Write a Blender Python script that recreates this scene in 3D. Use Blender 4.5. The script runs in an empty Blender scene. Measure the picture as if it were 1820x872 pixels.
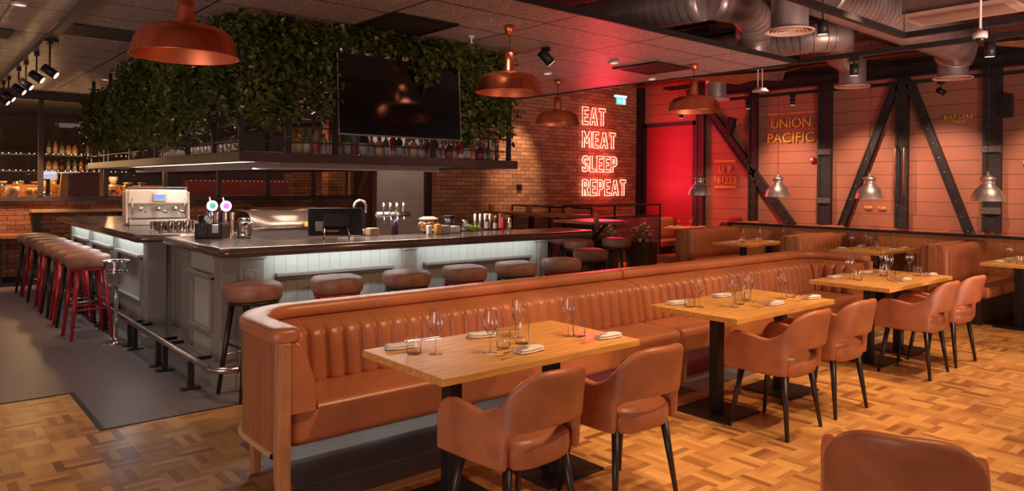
import bpy, bmesh, math, random
from mathutils import Vector, Matrix
random.seed(7)
C = bpy.context.scene.collection
PI = math.pi
# ------------------------------------------------------------------ camera, world, lights
YAW = math.radians(49.503); ROLL = math.radians(.5306)
cam_d = bpy.data.cameras.new('camera'); cam = bpy.data.objects.new('camera', cam_d); C.objects.link(cam)
cam_d.sensor_width = 36; cam_d.lens = 1287.41/1820*36; cam_d.shift_y = (327.63-436)/1820; cam_d.clip_end = 80
fw = Vector((math.cos(YAW), math.sin(YAW), 0)); rt = Vector((math.sin(YAW), -math.cos(YAW), 0)); up = Vector((0, 0, 1))
cx_ = rt*math.cos(ROLL)-up*math.sin(ROLL); cu_ = up*math.cos(ROLL)+rt*math.sin(ROLL)
# image rolled clockwise: the world's right drops in the frame
cx_ = rt*math.cos(ROLL)+up*math.sin(ROLL); cu_ = up*math.cos(ROLL)-rt*math.sin(ROLL)
m3 = Matrix((cx_, cu_, -fw)).transposed()
cam.matrix_world = Matrix.Translation((0, 0, 1.6)) @ m3.to_4x4()
bpy.context.scene.camera = cam
sc = bpy.context.scene
sc.view_settings.view_transform = 'Standard'; sc.view_settings.look = 'None'; sc.view_settings.gamma = 1
sc.view_settings.exposure = 0.0
try: sc.view_settings.use_curve_mapping = False
except Exception: pass
w = bpy.data.worlds.new('world'); sc.world = w; w.use_nodes = True
w.node_tree.nodes['Background'].inputs[0].default_value = (.46, .30, .27, 1)
w.node_tree.nodes['Background'].inputs[1].default_value = .80

WARM = (1, .60, .34); WARMW = (1, .72, .52); COOL = (.86, .95, 1)
def spot(name, loc, aim, power, color=WARM, size=70, blend=.6, r=.04):
    d = bpy.data.lights.new(name, 'SPOT'); d.energy = power; d.color = color
    d.spot_size = math.radians(size); d.spot_blend = blend; d.shadow_soft_size = r
    o = bpy.data.objects.new(name, d); C.objects.link(o); o.location = loc
    o.rotation_euler = (Vector(aim)-Vector(loc)).to_track_quat('-Z', 'Y').to_euler(); return o
def area(name, loc, aim, power, color, sx, sy, rotz=None, spread=None):
    d = bpy.data.lights.new(name, 'AREA'); d.shape = 'RECTANGLE'; d.size = sx; d.size_y = sy; d.energy = power; d.color = color
    if spread: d.spread = math.radians(spread)
    o = bpy.data.objects.new(name, d); C.objects.link(o); o.location = loc
    if rotz is None: o.rotation_euler = (Vector(aim)-Vector(loc)).to_track_quat('-Z', 'Y').to_euler()
    else: o.rotation_euler = rotz
    return o
def point(name, loc, power, color, r=.05):
    d = bpy.data.lights.new(name, 'POINT'); d.energy = power; d.color = color; d.shadow_soft_size = r
    o = bpy.data.objects.new(name, d); C.objects.link(o); o.location = loc; return o
# dining spots (track heads above the tables)
for i, (l, a, p) in enumerate([((2.9, 1.7, 3.2), (2.5, 2.9, .6), 150), ((5.2, 1.8, 3.2), (4.7, 2.9, .6), 150), ((7.6, 1.8, 3.2), (7.0, 2.9, .6), 150),
                               ((3.6, 2.3, 3.2), (3.3, 3.9, .6), 90), ((6.0, 2.4, 3.2), (5.9, 3.9, .6), 90),
                               ((4.6, .6, 3.3), (4.6, 1.5, 0), 230), ((6.6, 1.1, 3.3), (6.6, 1.5, 0), 230), ((8.6, 1.6, 3.3), (8.6, 1.8, 0), 210),
                               ((3.4, -.1, 3.2), (3.4, .9, 0), 70), ((3.3, .7, 3.2), (3.3, 1.6, 0), 90)]):
    spot('table_spot', l, a, p*1.2, (1, .64, .37), 72)
for y in (2.6, 4.4, 6.1):
    spot('booth_side_spot', (9.9, y-.5, 3.3), (10.2, y+.1, .7), 120, WARM, 62)
spot('booth_side_spot', (12.0, 8.4, 3.3), (12.5, 9.4, .6), 130, WARM, 60)
spot('booth_side_spot', (11.6, 9.0, 3.2), (12.0, 9.4, .3), 60, WARM, 60)
spot('booth_side_spot', (10.4, 8.0, 3.1), (11.0, 9.1, .5), 70, WARM, 60)  # unseen lamp added to lighten the railing and planters
# right wall washers
for y in (4.45, 5.65, 7.1, 2.9, 1.5):
    spot('wall_spot', (11.7, y, 3.15), (13.1, y, 1.3), 250, (1, .60, .40), 70, .9)
# brick wall spots
spot('brick_spot', (9.2, 9.5, 3.9), (9.25, 10.75, 1.75), 620, (1, .64, .38), 38, .9)
spot('brick_spot', (1.3, 12.6, 2.9), (1.2, 13.6, .9), 320, (1, .55, .3), 62, .6)
spot('brick_spot', (3.6, 12.6, 2.9), (3.6, 13.6, .9), 60, (1, .55, .3), 70, .6)
# floor pools over the grey tiles, soft neutral
for (x, y, p) in ((.9, 7.2, 60), (.5, 9.8, 60), (1.25, 5.5, 50), (.3, 12.2, 60)):
    spot('floor_spot', (x, y, 2.95), (x, y, 0), p, (1, .80, .72), 80, 1, .1)
spot('floor_spot', (1.25, 4.5, 2.95), (1.2, 4.5, 0), 30, (1, .80, .70), 60, 1, .1)
spot('stool_spot', (1.5, 8.2, 2.9), (1.5, 9.2, .8), 120, (1, .6, .35), 60, .8)
spot('stool_spot', (4.2, 4.9, 2.95), (4.0, 5.5, .8), 30, (1, .75, .65), 90, 1)
spot('ivy_fill', (3.6, 4.5, 2.9), (4.5, 5.8, 2.3), 18, (1, .82, .62), 70, 1)  # ivy fill: unseen lamps added to lift the dark leaves
spot('ivy_fill', (2.3, 4.4, 2.9), (2.5, 5.8, 2.4), 7, (1, .82, .62), 70, 1)
spot('ivy_fill', (.7, 7.2, 2.85), (2.1, 7.9, 2.1), 16, (1, .82, .62), 80, 1)
spot('ivy_fill', (.7, 9.6, 2.85), (2.1, 10.0, 2.1), 14, (1, .82, .62), 80, 1)
# added unseen area lights, low and out of frame, to brighten the ceilings
area('ceiling_fill', (-3.2, 1.0, .5), (1.2, 6.5, 3.0), 150, (1, .78, .72), 3.5, 2.5)
area('ceiling_fill', (5.8, -1.8, .4), (8.6, 4.2, 4.0), 130, (1, .66, .56), 3.0, 2.0, spread=75)
# bar under-shelf strips
for (x, y, sx, sy) in ((3.6, 6.25, 2.6, .04), (2.45, 8.8, .04, 5.4), (3.6, 7.1, 2.2, .04)):
    area('shelf_light', (x, y, 1.74), None, 26, (1, .84, .72), sx, sy, rotz=(0, 0, 0))
area('shelf_edge_light', (3.6, 6.38, 1.76), (3.6, 5.9, 1.80), 5, (1, .86, .76), 2.2, .03)
o_ = area('shelf_edge_light', (2.66, 9.0, 1.76), (2.2, 9.0, 1.80), 8, (1, .86, .76), .03, 5.0, rotz=(0, math.radians(94), 0))
# ------------------------------------------------------------------ materials
MATS = {}
def nt(name):
    m = bpy.data.materials.new(name); m.use_nodes = True; t = m.node_tree; return m, t, t.nodes['Principled BSDF'], t.nodes, t.links
def rgba(c): return (c[0], c[1], c[2], 1)
def mat(name, col, rough=.5, metal=0, var=.12, scale=8, bump=0, bscale=60, coat=0, stretch=(1, 1, 1), spec=None, aniso=0, detail=3):
    if name in MATS: return MATS[name]
    m, t, b, N, L = nt(name)
    tc = N.new('ShaderNodeTexCoord'); mp = N.new('ShaderNodeMapping'); mp.inputs['Scale'].default_value = stretch
    L.new(tc.outputs['Object'], mp.inputs[0])
    ns = N.new('ShaderNodeTexNoise'); ns.inputs['Scale'].default_value = scale; ns.inputs['Detail'].default_value = detail
    L.new(mp.outputs[0], ns.inputs['Vector'])
    r = N.new('ShaderNodeValToRGB'); r.color_ramp.elements[0].position = .3; r.color_ramp.elements[1].position = .7
    r.color_ramp.elements[0].color = rgba([max(0, c*(1-var)) for c in col]); r.color_ramp.elements[1].color = rgba([c*(1+var) for c in col])
    L.new(ns.outputs[0], r.inputs[0]); L.new(r.outputs[0], b.inputs['Base Color'])
    b.inputs['Roughness'].default_value = rough; b.inputs['Metallic'].default_value = metal
    if coat: b.inputs['Coat Weight'].default_value = coat; b.inputs['Coat Roughness'].default_value = .15
    if spec is not None: b.inputs['Specular IOR Level'].default_value = spec
    if aniso: b.inputs['Anisotropic'].default_value = aniso
    if bump:
        n2 = N.new('ShaderNodeTexNoise'); n2.inputs['Scale'].default_value = bscale; n2.inputs['Detail'].default_value = 4
        L.new(mp.outputs[0], n2.inputs['Vector'])
        bp = N.new('ShaderNodeBump'); bp.inputs['Strength'].default_value = bump; bp.inputs['Distance'].default_value = .01
        L.new(n2.outputs[0], bp.inputs['Height']); L.new(bp.outputs[0], b.inputs['Normal'])
    MATS[name] = m; return m
def emis(name, col, s, base=(.02, .02, .02)):
    if name in MATS: return MATS[name]
    m, t, b, N, L = nt(name); b.inputs['Base Color'].default_value = rgba(base)
    b.inputs['Emission Color'].default_value = rgba(col); b.inputs['Emission Strength'].default_value = s
    MATS[name] = m; return m
def glass(name, col=(1, 1, 1), rough=0, ior=1.45):
    if name in MATS: return MATS[name]
    m, t, b, N, L = nt(name); b.inputs['Base Color'].default_value = rgba(col); b.inputs['Roughness'].default_value = rough
    b.inputs['Transmission Weight'].default_value = 1; b.inputs['IOR'].default_value = ior; MATS[name] = m; return m
def pane_glass(name, tint=(.8, .8, .8)):
    # thin sheet: mostly see-through with a clear reflection
    m, t, b, N, L = nt(name); out = N['Material Output']
    tr = N.new('ShaderNodeBsdfTransparent'); tr.inputs[0].default_value = rgba(tint)
    gl = N.new('ShaderNodeBsdfGlossy'); gl.inputs['Roughness'].default_value = .02
    fr = N.new('ShaderNodeFresnel'); fr.inputs[0].default_value = 1.28
    mx = N.new('ShaderNodeMixShader'); L.new(fr.outputs[0], mx.inputs[0]); L.new(tr.outputs[0], mx.inputs[1]); L.new(gl.outputs[0], mx.inputs[2])
    L.new(mx.outputs[0], out.inputs[0]); MATS[name] = m; return m
def thin_glass(name, tint=(.965, .955, .94)):
    # single-wall glassware: clear when seen face on, bright and reflective towards the rim
    m, t, b, N, L = nt(name); out = N['Material Output']
    tr = N.new('ShaderNodeBsdfTransparent'); tr.inputs[0].default_value = rgba(tint)
    gl = N.new('ShaderNodeBsdfGlossy'); gl.inputs['Roughness'].default_value = .04; gl.inputs[0].default_value = (1, .96, .92, 1)
    lw = N.new('ShaderNodeLayerWeight'); lw.inputs[0].default_value = .22
    f = math_n(N, L, 'ADD', math_n(N, L, 'MULTIPLY', lw.outputs[0], .80), .06)
    mx = N.new('ShaderNodeMixShader'); L.new(f, mx.inputs[0]); L.new(tr.outputs[0], mx.inputs[1]); L.new(gl.outputs[0], mx.inputs[2])
    L.new(mx.outputs[0], out.inputs[0]); MATS[name] = m; return m
def math_n(N, L, op, a, b=None):
    n = N.new('ShaderNodeMath'); n.operation = op
    for i, v in enumerate((a, b)):
        if v is None: continue
        if isinstance(v, (int, float)): n.inputs[i].default_value = v
        else: L.new(v, n.inputs[i])
    return n.outputs[0]
def parquet(name, c0, c1, c2, S=.185, rough=.33):
    m, t, b, N, L = nt(name)
    tc = N.new('ShaderNodeTexCoord'); sp = N.new('ShaderNodeSeparateXYZ'); L.new(tc.outputs['Object'], sp.inputs[0])
    x = math_n(N, L, 'MULTIPLY', sp.outputs[0], 1/S); y = math_n(N, L, 'MULTIPLY', sp.outputs[1], 1/S)
    fx = math_n(N, L, 'FLOOR', x); fy = math_n(N, L, 'FLOOR', y)
    par = math_n(N, L, 'MODULO', math_n(N, L, 'ADD', math_n(N, L, 'ADD', fx, fy), 1000), 2)
    par = math_n(N, L, 'GREATER_THAN', par, .5)
    rx = math_n(N, L, 'FRACT', x); ry = math_n(N, L, 'FRACT', y)
    mixf = N.new('ShaderNodeMix'); L.new(par, mixf.inputs[0]); L.new(rx, mixf.inputs[2]); L.new(ry, mixf.inputs[3])
    u = math_n(N, L, 'MULTIPLY', mixf.outputs[0], 4); iu = math_n(N, L, 'FLOOR', u); fu = math_n(N, L, 'FRACT', u)
    cb = N.new('ShaderNodeCombineXYZ'); L.new(fx, cb.inputs[0]); L.new(fy, cb.inputs[1]); L.new(iu, cb.inputs[2])
    wn = N.new('ShaderNodeTexWhiteNoise'); wn.noise_dimensions = '3D'; L.new(cb.outputs[0], wn.inputs[0])
    cb2 = N.new('ShaderNodeCombineXYZ'); L.new(fx, cb2.inputs[0]); L.new(fy, cb2.inputs[1]); cb2.inputs[2].default_value = 9.5
    wn2 = N.new('ShaderNodeTexWhiteNoise'); wn2.noise_dimensions = '3D'; L.new(cb2.outputs[0], wn2.inputs[0])
    # grain along each strip
    mp = N.new('ShaderNodeCombineXYZ')
    gx = math_n(N, L, 'MULTIPLY', sp.outputs[0], math_n(N, L, 'ADD', math_n(N, L, 'MULTIPLY', par, -50), 62))
    gy = math_n(N, L, 'MULTIPLY', sp.outputs[1], math_n(N, L, 'ADD', math_n(N, L, 'MULTIPLY', par, 50), 12))
    L.new(gx, mp.inputs[0]); L.new(gy, mp.inputs[1]); L.new(math_n(N, L, 'MULTIPLY', wn.outputs[0], 30), mp.inputs[2])
    ns = N.new('ShaderNodeTexNoise'); ns.inputs['Scale'].default_value = 1; ns.inputs['Detail'].default_value = 3; L.new(mp.outputs[0], ns.inputs['Vector'])
    f = math_n(N, L, 'ADD', math_n(N, L, 'MULTIPLY', wn.outputs[0], .62), math_n(N, L, 'MULTIPLY', wn2.outputs[0], .22))
    f = math_n(N, L, 'ADD', f, math_n(N, L, 'MULTIPLY', ns.outputs[0], .22))
    r = N.new('ShaderNodeValToRGB'); e = r.color_ramp.elements
    e[0].position = .12; e[0].color = rgba(c2); e[1].position = .95; e[1].color = rgba(c1); k = e.new(.38); k.color = rgba(c0)
    L.new(f, r.inputs[0])
    edge = math_n(N, L, 'LESS_THAN', math_n(N, L, 'PINGPONG', fu, .5), .012)
    mc = N.new('ShaderNodeMix'); mc.data_type = 'RGBA'; L.new(math_n(N, L, 'MULTIPLY', edge, .5), mc.inputs[0]); L.new(r.outputs[0], mc.inputs[6]); mc.inputs[7].default_value = rgba([v*.35 for v in c2])
    L.new(mc.outputs[2], b.inputs['Base Color'])
    n3 = N.new('ShaderNodeTexNoise'); n3.inputs['Scale'].default_value = 3; L.new(tc.outputs['Object'], n3.inputs['Vector'])
    L.new(math_n(N, L, 'ADD', math_n(N, L, 'MULTIPLY', n3.outputs[0], .18), rough-.09), b.inputs['Roughness'])
    MATS[name] = m; return m
def plane_coords(N, L, axes):
    tc = N.new('ShaderNodeTexCoord'); sp = N.new('ShaderNodeSeparateXYZ'); L.new(tc.outputs['Object'], sp.inputs[0])
    cb = N.new('ShaderNodeCombineXYZ'); L.new(sp.outputs[axes[0]], cb.inputs[0]); L.new(sp.outputs[axes[1]], cb.inputs[1]); return tc, cb.outputs[0]
def bricks(name, axes, c1, c2, mortar, bw=.215, bh=.066, ms=.009, off=.5, rough=.8, bump=.6, noise=.35, squash=1.0):
    m, t, b, N, L = nt(name); tc, v = plane_coords(N, L, axes)
    wob = N.new('ShaderNodeTexNoise'); wob.inputs['Scale'].default_value = 9; L.new(v, wob.inputs['Vector'])
    br = N.new('ShaderNodeTexBrick'); br.offset = off; br.inputs['Scale'].default_value = 1
    br.inputs['Brick Width'].default_value = bw+ms; br.inputs['Row Height'].default_value = bh+ms; br.inputs['Mortar Size'].default_value = ms*.55
    br.inputs['Mortar Smooth'].default_value = .3; br.inputs['Bias'].default_value = -.1
    br.inputs['Color1'].default_value = rgba(c1); br.inputs['Color2'].default_value = rgba(c2); br.inputs['Mortar'].default_value = rgba(mortar)
    va = N.new('ShaderNodeVectorMath'); va.operation = 'MULTIPLY_ADD'; L.new(wob.outputs[1], va.inputs[0]); va.inputs[1].default_value = (.008*noise, .008*noise, 0); L.new(v, va.inputs[2])
    L.new(va.outputs[0], br.inputs['Vector'])
    ns = N.new('ShaderNodeTexNoise'); ns.inputs['Scale'].default_value = 30; ns.inputs['Detail'].default_value = 5; L.new(v, ns.inputs['Vector'])
    mx = N.new('ShaderNodeMix'); mx.data_type = 'RGBA'; mx.blend_type = 'MULTIPLY'; mx.inputs[0].default_value = noise*1.6 if noise < .6 else 1
    r = N.new('ShaderNodeValToRGB'); r.color_ramp.elements[0].position = .3; r.color_ramp.elements[0].color = (.45, .4, .4, 1); r.color_ramp.elements[1].position = .65; r.color_ramp.elements[1].color = (1.15, 1.1, 1.05, 1)
    L.new(ns.outputs[0], r.inputs[0]); L.new(br.outputs[0], mx.inputs[6]); L.new(r.outputs[0], mx.inputs[7]); L.new(mx.outputs[2], b.inputs['Base Color'])
    h = math_n(N, L, 'ADD', math_n(N, L, 'MULTIPLY', br.outputs[1], -1), math_n(N, L, 'MULTIPLY', ns.outputs[0], .35))
    bp = N.new('ShaderNodeBump'); bp.inputs['Strength'].default_value = bump; bp.inputs['Distance'].default_value = .012; L.new(h, bp.inputs['Height']); L.new(bp.outputs[0], b.inputs['Normal'])
    b.inputs['Roughness'].default_value = rough; MATS[name] = m; return m
def boards(name, axes, pitch, col, var=.1, rough=.5, gap=.02, gcol=None, both=None):
    # boards repeated along axes[0]; dark groove between them
    m, t, b, N, L = nt(name); tc = N.new('ShaderNodeTexCoord'); sp = N.new('ShaderNodeSeparateXYZ'); L.new(tc.outputs['Object'], sp.inputs[0])
    x = math_n(N, L, 'MULTIPLY', sp.outputs[axes[0]], 1/pitch); i = math_n(N, L, 'FLOOR', x); f = math_n(N, L, 'FRACT', x)
    wn = N.new('ShaderNodeTexWhiteNoise'); wn.noise_dimensions = '1D'; L.new(i, wn.inputs['W'])
    mp = N.new('ShaderNodeMapping'); s = [3, 3, 3]; s[axes[0]] = 40; mp.inputs['Scale'].default_value = s; L.new(tc.outputs['Object'], mp.inputs[0])
    ns = N.new('ShaderNodeTexNoise'); ns.inputs['Scale'].default_value = 1; ns.inputs['Detail'].default_value = 4; L.new(mp.outputs[0], ns.inputs['Vector'])
    k = math_n(N, L, 'ADD', math_n(N, L, 'MULTIPLY', wn.outputs[0], .6), math_n(N, L, 'MULTIPLY', ns.outputs[0], .5))
    r = N.new('ShaderNodeValToRGB'); r.color_ramp.elements[0].color = rgba([c*(1-var) for c in col]); r.color_ramp.elements[1].color = rgba([c*(1+var) for c in col]); L.new(k, r.inputs[0])
    g = math_n(N, L, 'LESS_THAN', f, gap)
    if both:
        f2 = math_n(N, L, 'FRACT', math_n(N, L, 'MULTIPLY', sp.outputs[axes[1]], 1/both)); g = math_n(N, L, 'MAXIMUM', g, math_n(N, L, 'LESS_THAN', f2, .004))
    mc = N.new('ShaderNodeMix'); mc.data_type = 'RGBA'; L.new(g, mc.inputs[0]); L.new(r.outputs[0], mc.inputs[6]); mc.inputs[7].default_value = rgba(gcol or [c*.25 for c in col])
    L.new(mc.outputs[2], b.inputs['Base Color']); b.inputs['Roughness'].default_value = rough
    bp = N.new('ShaderNodeBump'); bp.inputs['Strength'].default_value = .5; bp.inputs['Distance'].default_value = .006; bp.invert = True; L.new(g, bp.inputs['Height']); L.new(bp.outputs[0], b.inputs['Normal'])
    MATS[name] = m; return m
def ceiling_mat():
    m, t, b, N, L = nt('wood_wool_ceiling'); tc, v = plane_coords(N, L, (0, 1))
    mp = N.new('ShaderNodeMapping'); mp.inputs['Location'].default_value = (-.7, -.4, 0); L.new(v, mp.inputs[0])
    br = N.new('ShaderNodeTexBrick'); br.offset = 0; br.inputs['Scale'].default_value = 1; br.inputs['Brick Width'].default_value = 1.2; br.inputs['Row Height'].default_value = .6
    br.inputs['Mortar Size'].default_value = .011; br.inputs['Mortar Smooth'].default_value = 0; L.new(mp.outputs[0], br.inputs['Vector'])
    br.inputs['Color1'].default_value = (.58, .47, .45, 1); br.inputs['Color2'].default_value = (.52, .42, .40, 1); br.inputs['Mortar'].default_value = (.02, .015, .015, 1)
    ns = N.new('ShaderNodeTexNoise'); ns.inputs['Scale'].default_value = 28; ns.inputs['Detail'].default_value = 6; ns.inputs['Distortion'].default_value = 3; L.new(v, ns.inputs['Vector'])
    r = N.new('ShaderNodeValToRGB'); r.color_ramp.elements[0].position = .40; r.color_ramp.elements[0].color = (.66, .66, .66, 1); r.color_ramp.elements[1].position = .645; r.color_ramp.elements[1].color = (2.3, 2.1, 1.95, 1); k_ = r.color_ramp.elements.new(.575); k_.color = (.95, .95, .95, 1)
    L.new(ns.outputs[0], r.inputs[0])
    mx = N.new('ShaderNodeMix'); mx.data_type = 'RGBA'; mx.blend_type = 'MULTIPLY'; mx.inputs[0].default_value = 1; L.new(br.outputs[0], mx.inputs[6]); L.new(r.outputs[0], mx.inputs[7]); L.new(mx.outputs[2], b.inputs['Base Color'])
    bp = N.new('ShaderNodeBump'); bp.inputs['Strength'].default_value = 1; bp.inputs['Distance'].default_value = .03; L.new(ns.outputs[0], bp.inputs['Height']); L.new(bp.outputs[0], b.inputs['Normal'])
    b.inputs['Roughness'].default_value = .38; b.inputs['Specular IOR Level'].default_value = .8; MATS[m.name] = m; return m
def mesh_mat():
    m, t, b, N, L = nt('expanded_metal_mesh'); MATS[m.name] = m; b.inputs['Base Color'].default_value = (.03, .03, .035, 1); b.inputs['Roughness'].default_value = .5; return m

LEATHER = mat('cognac_leather', (.47, .160, .066), .31, 0, .16, 3, .12, 160)
CHAIRL = mat('chair_leather', (.44, .150, .064), .36, 0, .22, 7, .15, 140)
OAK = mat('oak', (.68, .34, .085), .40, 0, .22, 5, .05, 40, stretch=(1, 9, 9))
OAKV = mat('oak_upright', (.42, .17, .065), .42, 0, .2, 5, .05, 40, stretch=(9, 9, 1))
OAKM = mat('oak_trim', (.62, .36, .15), .45, 0, .15, 6, stretch=(1, 9, 9))
BLACK = mat('black_metal', (.022, .020, .021), .42, .3, .1)
BLACKW = mat('black_wood', (.020, .013, .012), .38, 0, .25, 12)
STEELD = mat('painted_steel', (.030, .028, .030), .5, .2, .25, 6)
RIVET = mat('rivet', (.35, .33, .32), .35, .8)
COPPER = mat('brushed_copper', (.85, .26, .12), .34, 1, .12, 3, stretch=(6, 6, .6))
COPIN = mat('copper_inside', (.75, .22, .10), .42, .7, .1)
STEEL = mat('brushed_steel', (.80, .76, .73), .36, .85, .12, 3, stretch=(14, 14, .5))
CHROME = mat('chrome', (.75, .73, .71), .12, 1, .05)
DUCT = mat('galvanised_duct', (.42, .35, .33), .38, .6, .25, 3, .1, 30)
RAILM = mat('foot_rail_metal', (.55, .49, .46), .24, 1, .1)
PAINT = mat('grey_green_paint', (.255, .235, .20), .42, 0, .05, 5)
PAINTB = boards('painted_beadboard', (0,), .098, (.44, .44, .385), .05, .42, .035, (.20, .195, .17))
PAINTBY = boards('painted_beadboard_side', (1,), .098, (.44, .44, .385), .05, .42, .035, (.20, .195, .17))
ZINC = mat('dark_polished_bartop', (.16, .105, .085), .20, .55, .3, 2.2, .04, 6)
DARKP = mat('dark_brown_paint', (.058, .028, .024), .45, 0, .15)
CREAM = mat('cream_soffit', (.75, .62, .52), .5, 0, .08)
REDLEG = mat('red_lacquer', (.36, .012, .018), .30, 0, .12)
SEATV = mat('tan_stool_leather', (.30, .135, .08), .48, 0, .2, 9, .15, 120)
LINEN = mat('white_linen', (.78, .74, .70), .8, 0, .04, 20, .3, 90)
GLASS = thin_glass('clear_glass'); GLASSA = glass('amber_glass', (.75, .32, .06)); GLASSG = glass('green_glass', (.12, .30, .10))
PARQ = parquet('oak_mosaic_parquet', (.45, .205, .062), (.70, .39, .125), (.20, .070, .028))
TILE = None
BRW = bricks('old_brick', (0, 2), (.42, .17, .085), (.20, .075, .045), (.045, .030, .028))
BRN = bricks('old_brick_light', (0, 2), (.56, .29, .15), (.30, .13, .075), (.050, .034, .030))
BRY = bricks('old_brick_side', (1, 2), (.42, .17, .085), (.20, .075, .045), (.045, .030, .028))
GTILE = bricks('grey_wall_tile', (0, 2), (.50, .42, .37), (.45, .375, .33), (.25, .2, .18), .6, .2, .004, .5, .35, .2, .1)
def floor_tile():
    m = bricks('dark_slate_floor_tile', (0, 1), (.205, .168, .165), (.18, .150, .150), (.11, .09, .09), .6, 1.2, .004, .5, .40, .08, .3); return m
TILE = floor_tile()
WALLB = boards('red_brown_boards', (2,), .228, (.40, .165, .105), .06, .45, .035, (.09, .028, .018), None)
DOORR = boards('red_door_panels', (2,), .30, (.32, .022, .04), .04, .4, .02, (.2, .015, .012))
CLAD = boards('oak_tongue_and_groove', (1,), .115, (.50, .22, .075), .13, .42, .03, (.16, .055, .02))
DARKF = mat('dark_stained_boards', (.055, .022, .016), .3, 0, .3, 4, stretch=(1, 9, 1))
CEIL = ceiling_mat()
SLAB = mat('concrete_slab_above', (.17, .07, .055), .9, 0, .4, 1.5)
WHITEM = mat('off_white_enamel', (.66, .60, .53), .3, 0, .05)
BLK = mat('black_plastic', (.012, .012, .014), .3, 0, .1)
SCREEN = mat('switched_off_screen', (.004, .004, .005), .10, 0, .1)
PANE = pane_glass('window_pane', (.86, .82, .80))
YELLOW = mat('gold_leaf_letter', (.95, .60, .07), .4, 0, .1)
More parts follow.
